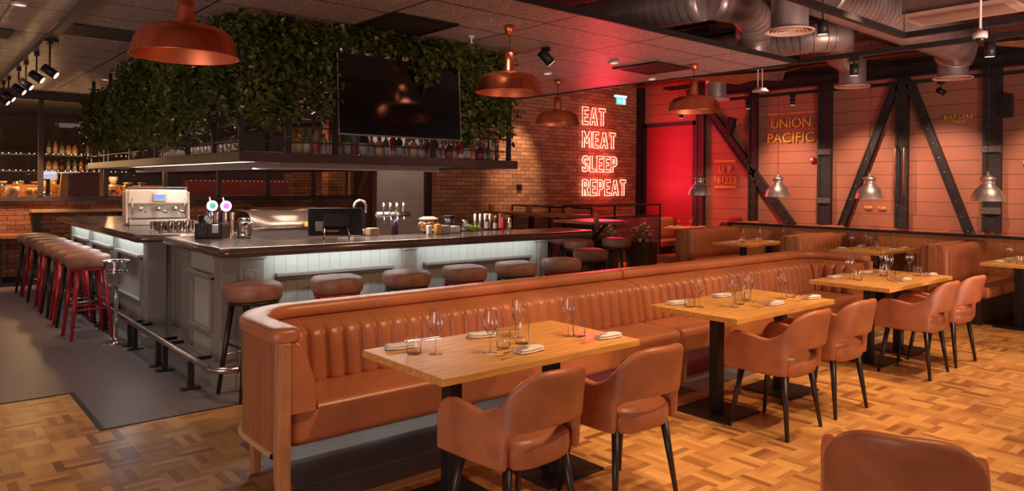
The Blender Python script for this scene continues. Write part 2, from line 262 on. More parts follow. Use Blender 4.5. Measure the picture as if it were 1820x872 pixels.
# ------------------------------------------------------------------ mesh helpers
class MB:
    def __init__(s): s.v = []; s.f = []; s.sm = []
    def add(s, vs, fs, smooth=False):
        o = len(s.v); s.v += [tuple(v) for v in vs]; s.f += [tuple(i+o for i in f) for f in fs]; s.sm += [smooth]*len(fs); return s
    def box(s, a, b):
        x0, y0, z0 = [min(p, q) for p, q in zip(a, b)]; x1, y1, z1 = [max(p, q) for p, q in zip(a, b)]
        return s.add([(x0, y0, z0), (x1, y0, z0), (x1, y1, z0), (x0, y1, z0), (x0, y0, z1), (x1, y0, z1), (x1, y1, z1), (x0, y1, z1)],
                     [(0, 3, 2, 1), (4, 5, 6, 7), (0, 1, 5, 4), (1, 2, 6, 5), (2, 3, 7, 6), (3, 0, 4, 7)])
    def bar(s, p, q, w, h, upv=(0, 0, 1), w2=None, h2=None):
        p, q = Vector(p), Vector(q); d = (q-p).normalized(); u = Vector(upv)
        if abs(d.dot(u)) > .98: u = Vector((0, 1, 0))
        sd = d.cross(u).normalized(); u = sd.cross(d).normalized(); w2 = w if w2 is None else w2; h2 = h if h2 is None else h2
        vs = [p+sd*a*w/2+u*b*h/2 for a, b in ((-1, -1), (1, -1), (1, 1), (-1, 1))]+[q+sd*a*w2/2+u*b*h2/2 for a, b in ((-1, -1), (1, -1), (1, 1), (-1, 1))]
        return s.add(vs, [(0, 1, 2, 3), (4, 7, 6, 5), (0, 4, 5, 1), (1, 5, 6, 2), (2, 6, 7, 3), (3, 7, 4, 0)])
    def tube(s, pts, r, n=10, cap=True, closed=False, r2=None):
        pts = [Vector(p) for p in pts]; m = len(pts); vs = []; fs = []; prev = None
        for i, p in enumerate(pts):
            if closed: d = (pts[(i+1) % m]-pts[i-1]).normalized()
            else: d = (pts[min(i+1, m-1)]-pts[max(i-1, 0)]).normalized()
            if prev is None:
                u = Vector((0, 0, 1)) if abs(d.z) < .9 else Vector((1, 0, 0)); u = (u-d*u.dot(d)).normalized()
            else: u = (prev-d*prev.dot(d)).normalized()
            prev = u; sd = d.cross(u); rr = r if r2 is None else r+(r2-r)*i/(m-1)
            for k in range(n):
                a = 2*PI*k/n; vs.append(p+u*math.cos(a)*rr+sd*math.sin(a)*rr)
        for i in range(m if closed else m-1):
            for k in range(n):
                j = (i+1) % m; fs.append((i*n+k, i*n+(k+1) % n, j*n+(k+1) % n, j*n+k))
        s.add(vs, fs, True)
        if cap and not closed:
            o = len(s.v)-m*n; s.f.append(tuple(o+k for k in range(n))[::-1]); s.sm.append(False)
            s.f.append(tuple(o+(m-1)*n+k for k in range(n))); s.sm.append(False)
        return s
    def lathe(s, prof, c=(0, 0, 0), n=20, smooth=True):
        vs = []; fs = []; m = len(prof)
        for r, z in prof:
            for k in range(n):
                a = 2*PI*k/n; vs.append((c[0]+r*math.cos(a), c[1]+r*math.sin(a), c[2]+z))
        for i in range(m-1):
            for k in range(n): fs.append((i*n+k, i*n+(k+1) % n, (i+1)*n+(k+1) % n, (i+1)*n+k))
        return s.add(vs, fs, smooth)
    def prism(s, poly, z0, z1, fn=None, smooth=False):
        n = len(poly); vs = [(x, y, z0) for x, y in poly]+[(x, y, z1) for x, y in poly]
        if fn: vs = [fn(*v) for v in vs]
        return s.add(vs, [tuple(range(n))[::-1], tuple(range(n, 2*n))]+[(i, (i+1) % n, n+(i+1) % n, n+i) for i in range(n)], smooth)
    def grid(s, rows, smooth=True, closed=False, cap=False):
        m, n = len(rows), len(rows[0]); vs = [p for r in rows for p in r]; fs = []
        for i in range(m-1):
            for k in range(n if closed else n-1): fs.append((i*n+k, i*n+(k+1) % n, (i+1)*n+(k+1) % n, (i+1)*n+k))
        s.add(vs, fs, smooth)
        if cap:
            o = len(s.v)-m*n; s.f.append(tuple(o+k for k in range(n))[::-1]); s.sm.append(False); s.f.append(tuple(o+(m-1)*n+k for k in range(n))); s.sm.append(False)
        return s
    def build(s, name, m, parent=None, bevel=0, seg=2, sub=0, solid=0, loc=None, rot=None, fixn=True):
        me = bpy.data.meshes.new(name); me.from_pydata([tuple(v) for v in s.v], [], s.f); me.polygons.foreach_set('use_smooth', s.sm)
        if fixn:
            bm = bmesh.new(); bm.from_mesh(me); bmesh.ops.recalc_face_normals(bm, faces=bm.faces); bm.to_mesh(me); bm.free()
        me.materials.append(m); o = bpy.data.objects.new(name, me); C.objects.link(o)
        if solid: md = o.modifiers.new('solid', 'SOLIDIFY'); md.thickness = solid; md.offset = 0
        if bevel:
            md = o.modifiers.new('bevel', 'BEVEL'); md.width = bevel; md.segments = seg; md.limit_method = 'ANGLE'; md.angle_limit = math.radians(40)
            me.polygons.foreach_set('use_smooth', [True]*len(me.polygons)); md.harden_normals = False
            ws = o.modifiers.new('wn', 'WEIGHTED_NORMAL')
        if sub:
            md = o.modifiers.new('sub', 'SUBSURF'); md.levels = sub; md.render_levels = sub
        if parent: o.parent = parent
        if loc is not None: o.location = loc
        if rot is not None: o.rotation_euler = rot
        me.update(); return o
def tag(o, label, cat, group=None, kind=None):
    o['label'] = label; o['category'] = cat
    if group: o['group'] = group
    if kind: o['kind'] = kind
    return o
def thing(name, label, cat, loc=(0, 0, 0), rz=0, group=None):
    o = bpy.data.objects.new(name, None); C.objects.link(o); o.empty_display_size = .1; o.location = loc; o.rotation_euler = (0, 0, rz)
    return tag(o, label, cat, group)
def struct(name, mb, m, **k):
    o = mb.build(name, m, **k); o['kind'] = 'structure'; return o
def kids(o): return [c for c in o.children]
def dup(o, loc=None, rz=None, label=None, parent=None):
    c = o.copy(); C.objects.link(c)
    if parent is not None: c.parent = parent
    if loc is not None: c.location = loc
    if rz is not None: c.rotation_euler = (0, 0, rz)
    if label: c['label'] = label
    for ch in kids(o): dup(ch, parent=c)
    return c
def wipe(o):
    for c in list(o.children): wipe(c)
    bpy.data.objects.remove(o)
ORD = ['first', 'second', 'third', 'fourth', 'fifth', 'sixth', 'seventh', 'eighth', 'ninth', 'tenth', 'eleventh', 'twelfth', 'thirteenth', 'fourteenth', 'fifteenth', 'sixteenth', 'seventeenth', 'eighteenth', 'nineteenth', 'twentieth', 'twenty-first', 'twenty-second', 'twenty-third', 'twenty-fourth', 'twenty-fifth', 'twenty-sixth', 'twenty-seventh', 'twenty-eighth', 'twenty-ninth', 'thirtieth']
def B(a, b): return MB().box(a, b)
# ------------------------------------------------------------------ the shell
struct('floor', MB().add([(-6, -5, 0), (1.5, -5, 0), (1.5, 5.24, 0), (1.03, 5.24, 0), (1.03, 6.28, 0), (-6, 6.28, 0)], [(0, 1, 2, 3, 4, 5)])
       .add([(1.5, -5, 0), (14, -5, 0), (14, 3.29, 0), (1.5, 3.29, 0)], [(0, 1, 2, 3)])
       .add([(1.5, 3.29, 0), (1.62, 3.29, 0), (1.62, 4.45, 0), (1.5, 4.45, 0)], [(0, 1, 2, 3)])
       .add([(1.5, 4.45, 0), (8.3, 4.45, 0), (8.3, 5.24, 0), (1.5, 5.24, 0)], [(0, 1, 2, 3)])
       .add([(8.3, 3.29, 0), (9.95, 3.29, 0), (9.95, 16, 0), (8.3, 16, 0)], [(0, 1, 2, 3)])
       .add([(9.95, 7.3, 0), (14, 7.3, 0), (14, 16, 0), (9.95, 16, 0)], [(0, 1, 2, 3)]), PARQ, fixn=False)
struct('floor_tiles', MB().add([(1.03, 5.24, 0), (1.5, 5.24, 0), (8.3, 5.24, 0), (8.3, 16, 0), (-6, 16, 0), (-6, 6.28, 0), (1.03, 6.28, 0)], [(0, 1, 2, 3, 4, 5, 6)])
       .add([(1.62, 3.29, 0), (8.3, 3.29, 0), (8.3, 4.45, 0), (1.62, 4.45, 0)], [(0, 1, 2, 3)]), TILE, fixn=False)
struct('floor_booths', B((9.95, -2, -.02), (13.1, 7.3, .004)), DARKF)
struct('trim_1', B((1.5, 3.27, 0), (8.3, 3.345, .006)), OAKM)
struct('trim_2', B((9.90, -2, 0), (9.96, 3.25, .012)), BLACK)
struct('trim_3', MB().box((1.015, 5.225, 0), (1.045, 6.295, .006)).box((1.045, 5.225, 0), (2.4, 5.24, .005)).box((-6, 6.28, 0), (1.015, 6.295, .005)), BLACK)
# left window wall, Y = 13.6
struct('wall_left', MB().box((-6, 13.6, 0), (7.38, 13.8, 1.29)).box((-6, 13.6, 2.94), (7.38, 13.8, 3.2)).box((7.30, 13.6, 1.29), (7.38, 13.8, 3.0)), BRW)
struct('baseboard_left', B((-6, 13.57, 0), (7.38, 13.6, .1)), BLACK)
fr = MB().box((-6, 13.53, 1.27), (7.38, 13.6, 1.345)).box((-6, 13.53, 2.86), (7.38, 13.6, 2.97))
for k in range(9):
    x = 1.77+.92*(k-2) if k < 9 else 0
    fr.box((x-.035, 13.53, 1.33), (x+.035, 13.6, 2.88))
struct('window_frame', fr, mat('window_frame_paint', (.075, .055, .052), .45))
for k in range(8):
    x0 = -.07+.92*k+.035
    struct('window_%d' % (k+1), B((x0, 13.56, 1.345), (x0+.85, 13.566, 2.86)), PANE)
# room behind the windows
struct('wall_far', B((-6, 19, 0), (14, 19.2, 4)), mat('far_room_wall', (.05, .028, .022), .7))
struct('ceiling_far', B((-6, 13.8, 3.0), (7.4, 19, 3.1)), mat('far_room_ceiling', (.03, .02, .018), .8))
# corridor behind the bar
struct('wall_tiled', B((7.9, 15, 0), (11, 15.2, 4.2)), GTILE)
d = struct('door_1', MB().box((7.55, 14.2, 0), (8.16, 14.26, 2.5)), mat('stained_wood_door', (.26, .12, .07), .5, 0, .2, 5, stretch=(8, 8, 1)))
dd = MB().bar((7.60, 14.18, 1.1), (8.12, 14.18, 2.45), .10, .04, (0, 1, 0)).box((7.56, 14.17, 0), (7.66, 14.2, 2.5)).box((8.06, 14.17, 0), (8.16, 14.2, 2.5))
dd.build('door_brace', mat('door_brace_wood', (.36, .19, .11), .5, 0, .2, 5), d)
# neon brick wall, Y = 10.75
struct('wall_neon', B((7.26, 10.75, 0), (13.0, 10.95, 4.2)), BRN)
struct('trim_4', B((7.18, 10.70, 0), (7.27, 10.80, 4.2)), BLACK)
struct('trim_5', B((12.9, 10.66, 0), (13.1, 10.76, 4.2)), BLACK)
# right wall X = 13.1
struct('wall_right', B((13.1, -2, 0), (13.3, 11, 4.2)), WALLB)
d = struct('door_2', B((13.07, 9.32, .0), (13.1, 10.58, 2.92)), DOORR)
MB().box((13.05, 9.22, 0), (13.1, 9.32, 3.0)).box((13.05, 10.58, 0), (13.1, 10.66, 3.0)).box((13.05, 9.22, 2.92), (13.1, 10.66, 3.0)).build('door_frame', STEELD, d)
# suspended tile ceiling z = 3.0 and its black edge
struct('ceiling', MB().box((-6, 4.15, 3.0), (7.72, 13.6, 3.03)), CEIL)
struct('trim_6', MB().box((-6, 4.125, 2.985), (7.745, 4.15, 3.035)).box((7.72, 4.15, 2.985), (7.745, 13.6, 3.035)), BLACK)
struct('ceiling_slab', B((-6, -5, 4.2), (14, 19.2, 4.4)), SLAB)

# ------------------------------------------------------------------ steel truss on the right wall
def beam(name, label, p, q, w, rivs=14, double=True):
    t = thing(name, label, 'steel beam', (13.04, p[0], p[1]), 0, 'riveted steel beams on the right wall')
    P0 = Vector((0, 0, 0)); P1 = Vector((0, q[0]-p[0], q[1]-p[1]))
    MB().bar(P0, P1, w, .08, (1, 0, 0)).build('web', STEELD, t, bevel=.004)
    dv = (P1-P0).normalized(); sd = Vector((0, -dv.z, dv.y)); fl = MB()
    for s in (-1, 1): fl.bar(P0+sd*s*w*.40+Vector((-.045, 0, 0)), P1+sd*s*w*.40+Vector((-.045, 0, 0)), w*.20, .02, (1, 0, 0))
    fl.build('flange', STEELD, t)
    rv = MB(); n = int((P1-P0).length/.24)
    for i in range(n):
        c = P0+(P1-P0)*((i+.5)/n)
        for s in ((-1, 1) if double else (0,)):
            cc = c+sd*s*w*.3+Vector((-.055 if not double else -.042, 0, 0)); u = [(cc.x, cc.y+.011*math.cos(a), cc.z+.011*math.sin(a)) for a in [k*PI/3 for k in range(6)]]
            rv.add(u+[(cc.x-.008, cc.y, cc.z)], [(k, (k+1) % 6, 6) for k in range(6)], True)
    rv.build('rivets', RIVET, t)
    return t
beam('steel_post', 'black riveted post beside the red door', (9.10, .0), (9.10, 3.6), .20)
beam('steel_post', 'black riveted post left of the UNION PACIFIC lettering', (7.86, .92), (7.86, 3.6), .17, double=False)
beam('steel_post', 'black riveted post right of the red fire alarm, with a taped band', (6.40, .92), (6.40, 3.7), .25)
beam('steel_post', 'black riveted post with two grab bars between the raking beams', (5.06, .92), (5.06, 3.7), .20)
beam('steel_post', 'wide black riveted post at the right of the wall beside the speaker', (3.73, .92), (3.73, 3.7), .25)
beam('steel_brace', 'long raking brace running from above the door down past the U. P. panel', (9.0, 3.30), (7.03, .86), .17, double=False)
beam('steel_brace', 'raking brace leaning left off the post with grab bars', (5.16, 3.40), (6.12, .80), .13, double=False)
beam('steel_brace', 'raking brace leaning right off the post with grab bars', (4.95, 3.40), (4.0, .80), .13, double=False)
t = thing('steel_beam', 'long horizontal black beam across the top of the board wall', 'steel beam', (12.98, 2, 3.5))
MB().box((-.05, -4, -.0), (.06, 7.4, .14)).build('web', STEELD, t)
MB().box((-.09, -4, -.02), (.08, 7.4, 0)).box((-.09, -4, .14), (.08, 7.4, .16)).build('flange', STEELD, t)
for s, wd in ((5.12, 'left'), (4.98, 'right')):
    o = MB().tube([(12.93, s, 1.42), (12.90, s, 1.47), (12.90, s, 2.26), (12.93, s, 2.31), (12.99, s, 2.31)], .016).build('grab_bar', mat('worn_bronze', (.30, .17, .12), .35, .9), None)
    tag(o, '%s of two bronze grab bars on the centre riveted post' % wd, 'grab bar', 'grab bars')
for (y, z, w_) in ((6.40, 2.25, .27), (6.40, 1.36, .26), (3.73, 2.22, .27), (3.73, 1.26, .27)):
    o = B((12.965, y-w_/2, z-.05), (12.985, y+w_/2, z+.05)).build('splice_plate', mat('worn_plate', (.22, .20, .19), .4, .7, .6, 60)); 
    tag(o, '%s worn grey band on the %s riveted post' % ('upper' if z > 2 else 'lower', 'fire-alarm side' if y > 5 else 'rightmost wide'), 'metal band', 'bands on the posts')

# ------------------------------------------------------------------ lettering
def text_mesh(name, body, height, width, m, ext=.012, bold=0):
    cu = bpy.data.curves.new(name, 'FONT'); cu.body = body; cu.size = 1; cu.extrude = 0; cu.offset = bold
    o = bpy.data.objects.new(name, cu); C.objects.link(o); bpy.context.view_layer.update()
    dg = bpy.context.evaluated_depsgraph_get(); me = bpy.data.meshes.new_from_object(o.evaluated_get(dg)); bpy.data.objects.remove(o)
    xs = [v.co.x for v in me.vertices]; ys = [v.co.y for v in me.vertices]
    x0, x1, y0, y1 = min(xs), max(xs), min(ys), max(ys)
    for v in me.vertices: v.co = ((v.co.x-x0)/(x1-x0)*width, (v.co.y-y0)/(y1-y0)*height, 0)
    me.materials.clear(); me.materials.append(m); ob = bpy.data.objects.new(name, me); C.objects.link(ob)
    md = ob.modifiers.new('s', 'SOLIDIFY'); md.thickness = ext; md.offset = 1; return ob
RW = Matrix(((0, 0, -1), (-1, 0, 0), (0, 1, 0)))   # wall X = const, read from -X
def wall_text(parent, body, y, z, h, wd, m, x=13.07, name='lettering', bold=.004):
    o = text_mesh(name, body, h, wd, m, .012, bold); o.matrix_world = Matrix.Translation((x, y, z)) @ RW.to_4x4(); o.parent = parent
    return o
def wt(label): return thing('wall_lettering', label, 'wall lettering', (0, 0, 0))
YEL2 = mat('worn_gold_letter', (.72, .34, .10), .5, 0, .25, 3)
t = wt('gold UNION PACIFIC lettering under a long line on the board wall')
wall_text(t, 'UNION', 7.50, 2.735, .19, .80, YELLOW); wall_text(t, 'PACIFIC', 7.575, 2.45, .195, .955, YELLOW)
MB().box((13.055, 6.61, 3.005), (13.07, 7.58, 3.03)).build('line', YEL2, t)
t = wt('gold U. P. 161223 lettering between two short lines')
wall_text(t, 'U. P.', 8.68, 1.875, .15, .33, YELLOW); wall_text(t, '161223', 8.765, 1.66, .15, .49, YELLOW)
for z in (2.11, 1.575): B((13.055, 8.28, z), (13.07, 8.77, z+.028)).build('line', YELLOW, t)
t = wt('small gold BUILT U.P.R.R OMAHA lettering right of the raking beams')
wall_text(t, 'BUILT  U.P.R.R', 4.43, 2.73, .06, .42, YELLOW, bold=.01); wall_text(t, 'OMAHA', 4.335, 2.655, .058, .21, YELLOW, bold=.01)
t = wt('small gold NEW 10-46 lettering low on the board wall under a steel pendant')
wall_text(t, 'NEW', 5.69, 1.225, .055, .13, YELLOW, bold=.01); wall_text(t, '10-46', 5.47, 1.225, .055, .14, YELLOW, bold=.01)
t = wt('tiny gold plaque mark at the far right edge of the board wall')
wall_text(t, 'U.P.', 3.33, 1.98, .05, .12, YELLOW)
# neon sign
NEON = emis('neon_tube', (1, .27, .19), 4.5)
GL = {  # outlines of block letters on a unit-height grid (closed or open runs)
 'E': [[(0, 0), (.42, 0), (.42, .17), (.17, .17), (.17, .42), (.38, .42), (.38, .58), (.17, .58), (.17, .83), (.42, .83), (.42, 1), (0, 1)]],
 'T': [[(.15, 0), (.32, 0), (.32, .83), (.47, .83), (.47, 1), (0, 1), (0, .83), (.15, .83)]],
 'A': [[(0, 0), (.17, 0), (.21, .22), (.36, .22), (.40, 0), (.57, 0), (.37, 1), (.20, 1)], [(.235, .38), (.335, .38), (.285, .70)]],
 'M': [[(0, 0), (.16, 0), (.16, .62), (.29, .25), (.37, .25), (.50, .62), (.50, 0), (.66, 0), (.66, 1), (.50, 1), (.33, .52), (.16, 1), (0, 1)]],
 'S': [[(.05, .02), (.25, 0), (.40, .10), (.43, .30), (.36, .45), (.17, .62), (.17, .76), (.24, .83), (.30, .72), (.43, .72), (.40, .92), (.25, 1), (.08, .95), (0, .78), (.02, .60), (.26, .37), (.26, .22), (.20, .16), (.14, .26), (0, .26)]],
 'L': [[(0, 0), (.40, 0), (.40, .17), (.17, .17), (.17, 1), (0, 1)]],
 'P': [[(0, 0), (.16, 0), (.16, .38), (.30, .38), (.43, .50), (.45, .72), (.40, .92), (.28, 1), (0, 1)], [(.16, .54), (.26, .56), (.29, .70), (.26, .84), (.16, .85)]],
 'R': [[(0, 0), (.16, 0), (.16, .40), (.28, 0), (.46, 0), (.33, .42), (.44, .55), (.46, .74), (.40, .93), (.28, 1), (0, 1)], [(.16, .56), (.26, .58), (.30, .70), (.26, .84), (.16, .85)]],
}
def neon(word, x0, z0, x1, z1):
    t = thing('neon_sign', 'glowing red neon outline word %s on the brick wall' % word, 'neon sign', (x0, 10.70, z0), 0, 'neon words')
    h = z1-z0; adv = [max(p[0] for p in GL[c][0])+.10 for c in word]; tot = sum(adv)-.10; k = (x1-x0)/tot; x = 0
    for c, a in zip(word, adv):
        mb = MB()
        for run in GL[c]: mb.tube([((x+p[0])*k, 0, p[1]*h) for p in run], .0095, 6, closed=True)
        mb.build('letter_'+c.lower(), NEON, t, fixn=False); x += a
    st = MB()
    for i in range(4): st.bar((i*(x1-x0)/4+.08, .0, h*.5), (i*(x1-x0)/4+.08, .05, h*.5), .012, .012)
    st.build('standoff', BLACK, t)
neon('EAT', 11.08, 2.89, 11.80, 3.26); neon('MEAT', 11.08, 2.40, 12.14, 2.75); neon('SLEEP', 11.09, 1.885, 12.19, 2.23); neon('REPEAT', 11.10, 1.375, 12.50, 1.72)
for (x, z, p) in ((11.5, 3.07, 26), (11.6, 2.57, 36), (11.65, 2.05, 40), (11.8, 1.55, 46)):
    area('neon_glow', (x, 10.62, z), (x, 0, z), p*.55, (1, .012, .05), .9, .3)
    point('neon_spill', (x, 10.50, z), 5.0, (1, .012, .04), .06)
# exit sign hanging from the ceiling
t = thing('exit_sign', 'lit green and white emergency exit sign hung near the neon words', 'exit sign', (9.6, 8.36, 3.0))
B((-.13, -.015, 0), (.13, .015, .15)).build('housing', mat('exit_housing', (.4, .45, .45), .4), t)
m = emis('exit_green', (.10, .75, .55), 1.6); ml = emis('exit_light', (.65, .9, 1), 3)
B((-.12, -.02, .01), (.12, -.016, .11)).build('panel', m, t); B((-.14, -.025, .13), (.14, .02, .16)).build('light_bar', ml, t)
o = MB().add([(-.08, -.022, .06), (-.04, -.022, .09), (-.04, -.022, .07), (.01, -.022, .07), (.01, -.022, .05), (-.04, -.022, .05), (-.04, -.022, .03)], [(0, 1, 2, 3, 4, 5, 6)]).box((.04, -.024, .02), (.09, -.021, .10)).build('pictogram', emis('exit_white', (.8, 1, .95), 2), t)
MB().tube([(-.08, 0, .16), (-.08, 0, 1.2)], .005).tube([(.08, 0, .16), (.08, 0, 1.2)], .005).build('hanger', BLACK, t)
point('exit_glow', (9.6, 8.2, 3.08), .8, (.3, .9, 1), .05)
o = B((13.03, 6.61, 2.08), (13.07, 6.70, 2.17)).build('alarm_plate', mat('alarm_red', (.6, .02, .02), .4)); 
t = thing('fire_alarm', 'small red fire alarm button with white front on the board wall', 'fire alarm', (13.05, 6.655, 2.12)); o.parent = t; o.location = (-13.05, -6.655, -2.12)
B((-.03, -.02, -.02), (-.02, .02, .025)).build('button', LINEN, t)
for (y, z, lb, tilt) in ((8.30, 2.82, 'slim black speaker tilted on the red-lit end of the board wall', .3), (3.50, 2.87, 'black box speaker on the board wall at the far right', 0)):
    t = thing('wall_speaker', lb, 'speaker', (12.90, y, z), 0, 'wall speakers'); t.rotation_euler = (tilt, 0, 0)
    B((-.06, -.07, -.18), (.06, .07, .18)).build('cabinet', BLK, t, bevel=.01); B((-.066, -.06, -.17), (-.06, .06, .17)).build('grille', BLACK, t)
    B((.06, -.03, -.04), (.16, .03, .04)).build('bracket', BLACK, t)
for i, (x, z) in enumerate(((8.40, 1.43), (7.9, 1.2))):
    if i == 0: tag(B((9.30, 10.72, z+.06), (9.42, 10.75, z+.17)).build('wall_socket', BLK), 'small dark wall socket on the warm brick wall', 'socket')
# ------------------------------------------------------------------ banquette sofas
def sofa_path(L, mirror):
    # centre line of the top rail, arm end -> corner -> back, local x from the arm's outer side
    pts = []; x0 = .075; R = .33; yb = .75; ya = .06
    for k in range(5): pts.append((x0, ya+(yb-R-ya)*k/5))
    for k in range(9):
        a = PI-(PI/2)*k/8; pts.append((x0+R+R*math.cos(a), yb-R+R*math.sin(a)))
    n = 30
    for k in range(1, n+1): pts.append((x0+R+(L-x0-R)*k/n, yb))
    return pts
def resample(pts, d):
    out = [pts[0]]; acc = 0; seg = 0; P = [Vector((*p, 0)) for p in pts]; res = [P[0].copy()]; cur = P[0].copy(); i = 1
    tot = sum((P[k+1]-P[k]).length for k in range(len(P)-1)); n = max(2, round(tot/d)); st = tot/n; need = st
    while i < len(P):
        v = P[i]-cur; l = v.length
        if l >= need-1e-9: cur = cur+v*(need/l) if l > 1e-9 else cur; res.append(cur.copy()); need = st
        else: need -= l; cur = P[i].copy(); i += 1
        if len(res) > n: break
    return res
def make_sofa(name, label, xo, yo, L, sx):
    t = thing(name, label, 'banquette sofa', (xo, yo, 0)); f = lambda x, y, z: (x*sx, y, z)
    path = sofa_path(L, sx); W = .118; SUBN = 12
    W = .112; rs = resample(path, W/SUBN); n = len(rs)
    nor = []
    for i in range(n):
        d = (rs[min(i+1, n-1)]-rs[max(i-1, 0)]).normalized(); nor.append(Vector((d.y, -d.x, 0)))
    # top rail
    prof = []
    for k in range(16):
        a = 2*PI*k/16; ca, sa = math.cos(a), math.sin(a)
        prof.append((.078*abs(ca)**.6*(1 if ca >= 0 else -1), .044*abs(sa)**.65*(1 if sa >= 0 else -1)))
    rows = []
    ext = [rs[0]+Vector((0, -.03, 0))]+rs
    step = list(range(0, n, 3))
    for q, sc_ in ((0, .55), (0, .85)):
        p = rs[0]+Vector((0, -.045 if sc_ < .8 else -.03, 0)); rows.append([f(p.x+nor[0].x*a*sc_, p.y+nor[0].y*a, .828+b*sc_) for a, b in prof])
    for i in step: rows.append([f(rs[i].x+nor[i].x*a, rs[i].y+nor[i].y*a, .828+b) for a, b in prof])
    rows.append([f(L, rs[-1].y+nor[-1].y*a, .828+b) for a, b in prof])
    MB().grid(rows, True, closed=True, cap=True).build('top_rail', LEATHER, t)
    # fluted inner back
    if sx > 0:
        full, fulln = rs, nor; k0 = min(i for i in range(n) if rs[i].x > .16 and rs[i].y > .745); 
        xs0 = .17; cnt = int(round((L-xs0)/(W/SUBN))); rs = [Vector((xs0+(L-xs0)*i/cnt, .75, 0)) for i in range(cnt+1)]; nor = [Vector((0, -1, 0))]*(cnt+1); n = cnt+1
        pm = MB(); rowsp = []
        for yy, k_ in ((-.012, .80), (.0, .93), (.03, 1), (.25, 1), (.50, 1), (.66, 1)):
            row = []
            for zz, x_ in ((.44, .25), (.50, .245), (.60, .225), (.68, .195), (.74, .170), (.775, .15), (.795, .12)): row.append((.10+(x_-.10)*k_, yy+.02, zz-(1-k_)*.1*(zz-.44)))
            row += [(.085, yy+.02, .795), (.085, yy+.02, .44)]; rowsp.append(row)
        pm.grid(rowsp, True, closed=True, cap=True).build('arm_pad', LEATHER, t)
    armlen = .40; rows = []; zs = [.44, .48, .56, .64, .70, .73, .75, .768, .780, .787]; OFF = [.27, .27, .258, .246, .236, .226, .208, .178, .135, .08]
    Rn = .33
    S = 0; ss = [0]
    for i in range(1, n): ss.append(ss[-1]+(rs[i]-rs[i-1]).length)
    for z, off in zip(zs, OFF):
        row = []
        for i in range(n):
            inner = armlen*.25
            o_ = min(off, .30 if inner else off)
            fl = .0
            if True:
                ph = ((ss[i]+1e-6) % W)/W; fl = .048*math.sqrt(max(0, 1-abs(2*ph-1)**2.4))*(1-.9*max(0, (z-.755)/.032))
            p = rs[i]+nor[i]*(o_+fl); row.append(f(p.x, p.y, z))
        rows.append(row)
    # closing surfaces (top slope, rear face) so the padding is a solid body
    rows.append([f((rs[i]+nor[i]*.0).x, (rs[i]+nor[i]*.0).y, .795) for i in range(n)])
    rows.append([f(rs[i].x, rs[i].y, .44) for i in range(n)])
    mb = MB().grid(rows, True)
    m_ = len(rows); o0 = 0
    mb.f.append(tuple(r*n for r in range(m_))); mb.sm.append(False); mb.f.append(tuple(r*n+n-1 for r in range(m_))[::-1]); mb.sm.append(False)
    mb.f += [(i, i+1, (m_-1)*n+i+1, (m_-1)*n+i) for i in range(n-1)]; mb.sm += [False]*(n-1)
    mb.build('fluted_backrest', LEATHER, t)
    if sx > 0: rs, nor = full, fulln; n = len(rs)
    # seat
    b = MB(); b.box((.10*1, .045, .25), (L, .72, .46)) if sx > 0 else b.box((-.10, .045, .25), (-L, .72, .46))
    b.build('seat', LEATHER, t, bevel=.045, seg=5)
    # wooden outer shell along the path
    rows = []
    for z in (.22, .80):
        rows.append([f((rs[i]-nor[i]*.055).x, (rs[i]-nor[i]*.055).y, z) for i in range(0, n, 2)])
    rows.append([f((rs[i]-nor[i]*.02).x, (rs[i]-nor[i]*.02).y, .80) for i in range(0, n, 2)])
    rows.append([f((rs[i]-nor[i]*.02).x, (rs[i]-nor[i]*.02).y, .22) for i in range(0, n, 2)])
    rows.append(rows[0])
    MB().grid(rows, False).build('outer_panel', boards('oak_fluted_end%d' % sx, (1,), .055, (.34, .12, .05), .12, .42, .05, (.12, .04, .02)), t)
    rows = []
    for k in range(8):
        a = 2*PI*k/8; rows.append([f((rs[i]-nor[i]*(.055+.022*math.cos(a))).x, (rs[i]-nor[i]*(.055+.022*math.cos(a))).y, .235+.018*math.sin(a)) for i in range(0, n, 2)])
    rows.append(rows[0]); MB().grid(rows, True).build('base_moulding', OAKM, t)
    # front post that becomes the front leg, other legs
    sw = MB(); secs = [(.80, 0, .030), (.60, 0, .030), (.25, 0, .031), (.12, -.004, .028), (0, -.022, .019)]
    rows = [[f(.052+dx*(.034)+0, .03+dy*r+s_, z) for dx, dy in ((-1, -1), (1, -1), (1, 1), (-1, 1))] for z, s_, r in secs]
    sw.grid(rows, False, closed=True, cap=True).build('front_post', mat('oak_post', (.46, .20, .085), .4, 0, .2, 6, stretch=(6, 6, 1)), t, bevel=.006)
    for (lx, ly) in ((.10, .50), (L-.10, .62), (L-.10, .12), (L*.5, .62), (L*.5, .12)):
        MB().bar(f(lx, ly, .26), f(lx, ly, 0), .06, .06, w2=.04, h2=.04).build('leg', OAKV, t, bevel=.004)
    return t
make_sofa('banquette_sofa', 'long cognac leather banquette with fluted back, nearer half beside the first table', 1.43, 3.45, 3.355, 1)
make_sofa('banquette_sofa', 'far half of the cognac leather banquette, curving round at its right end', 8.16, 3.45, 3.365, -1)
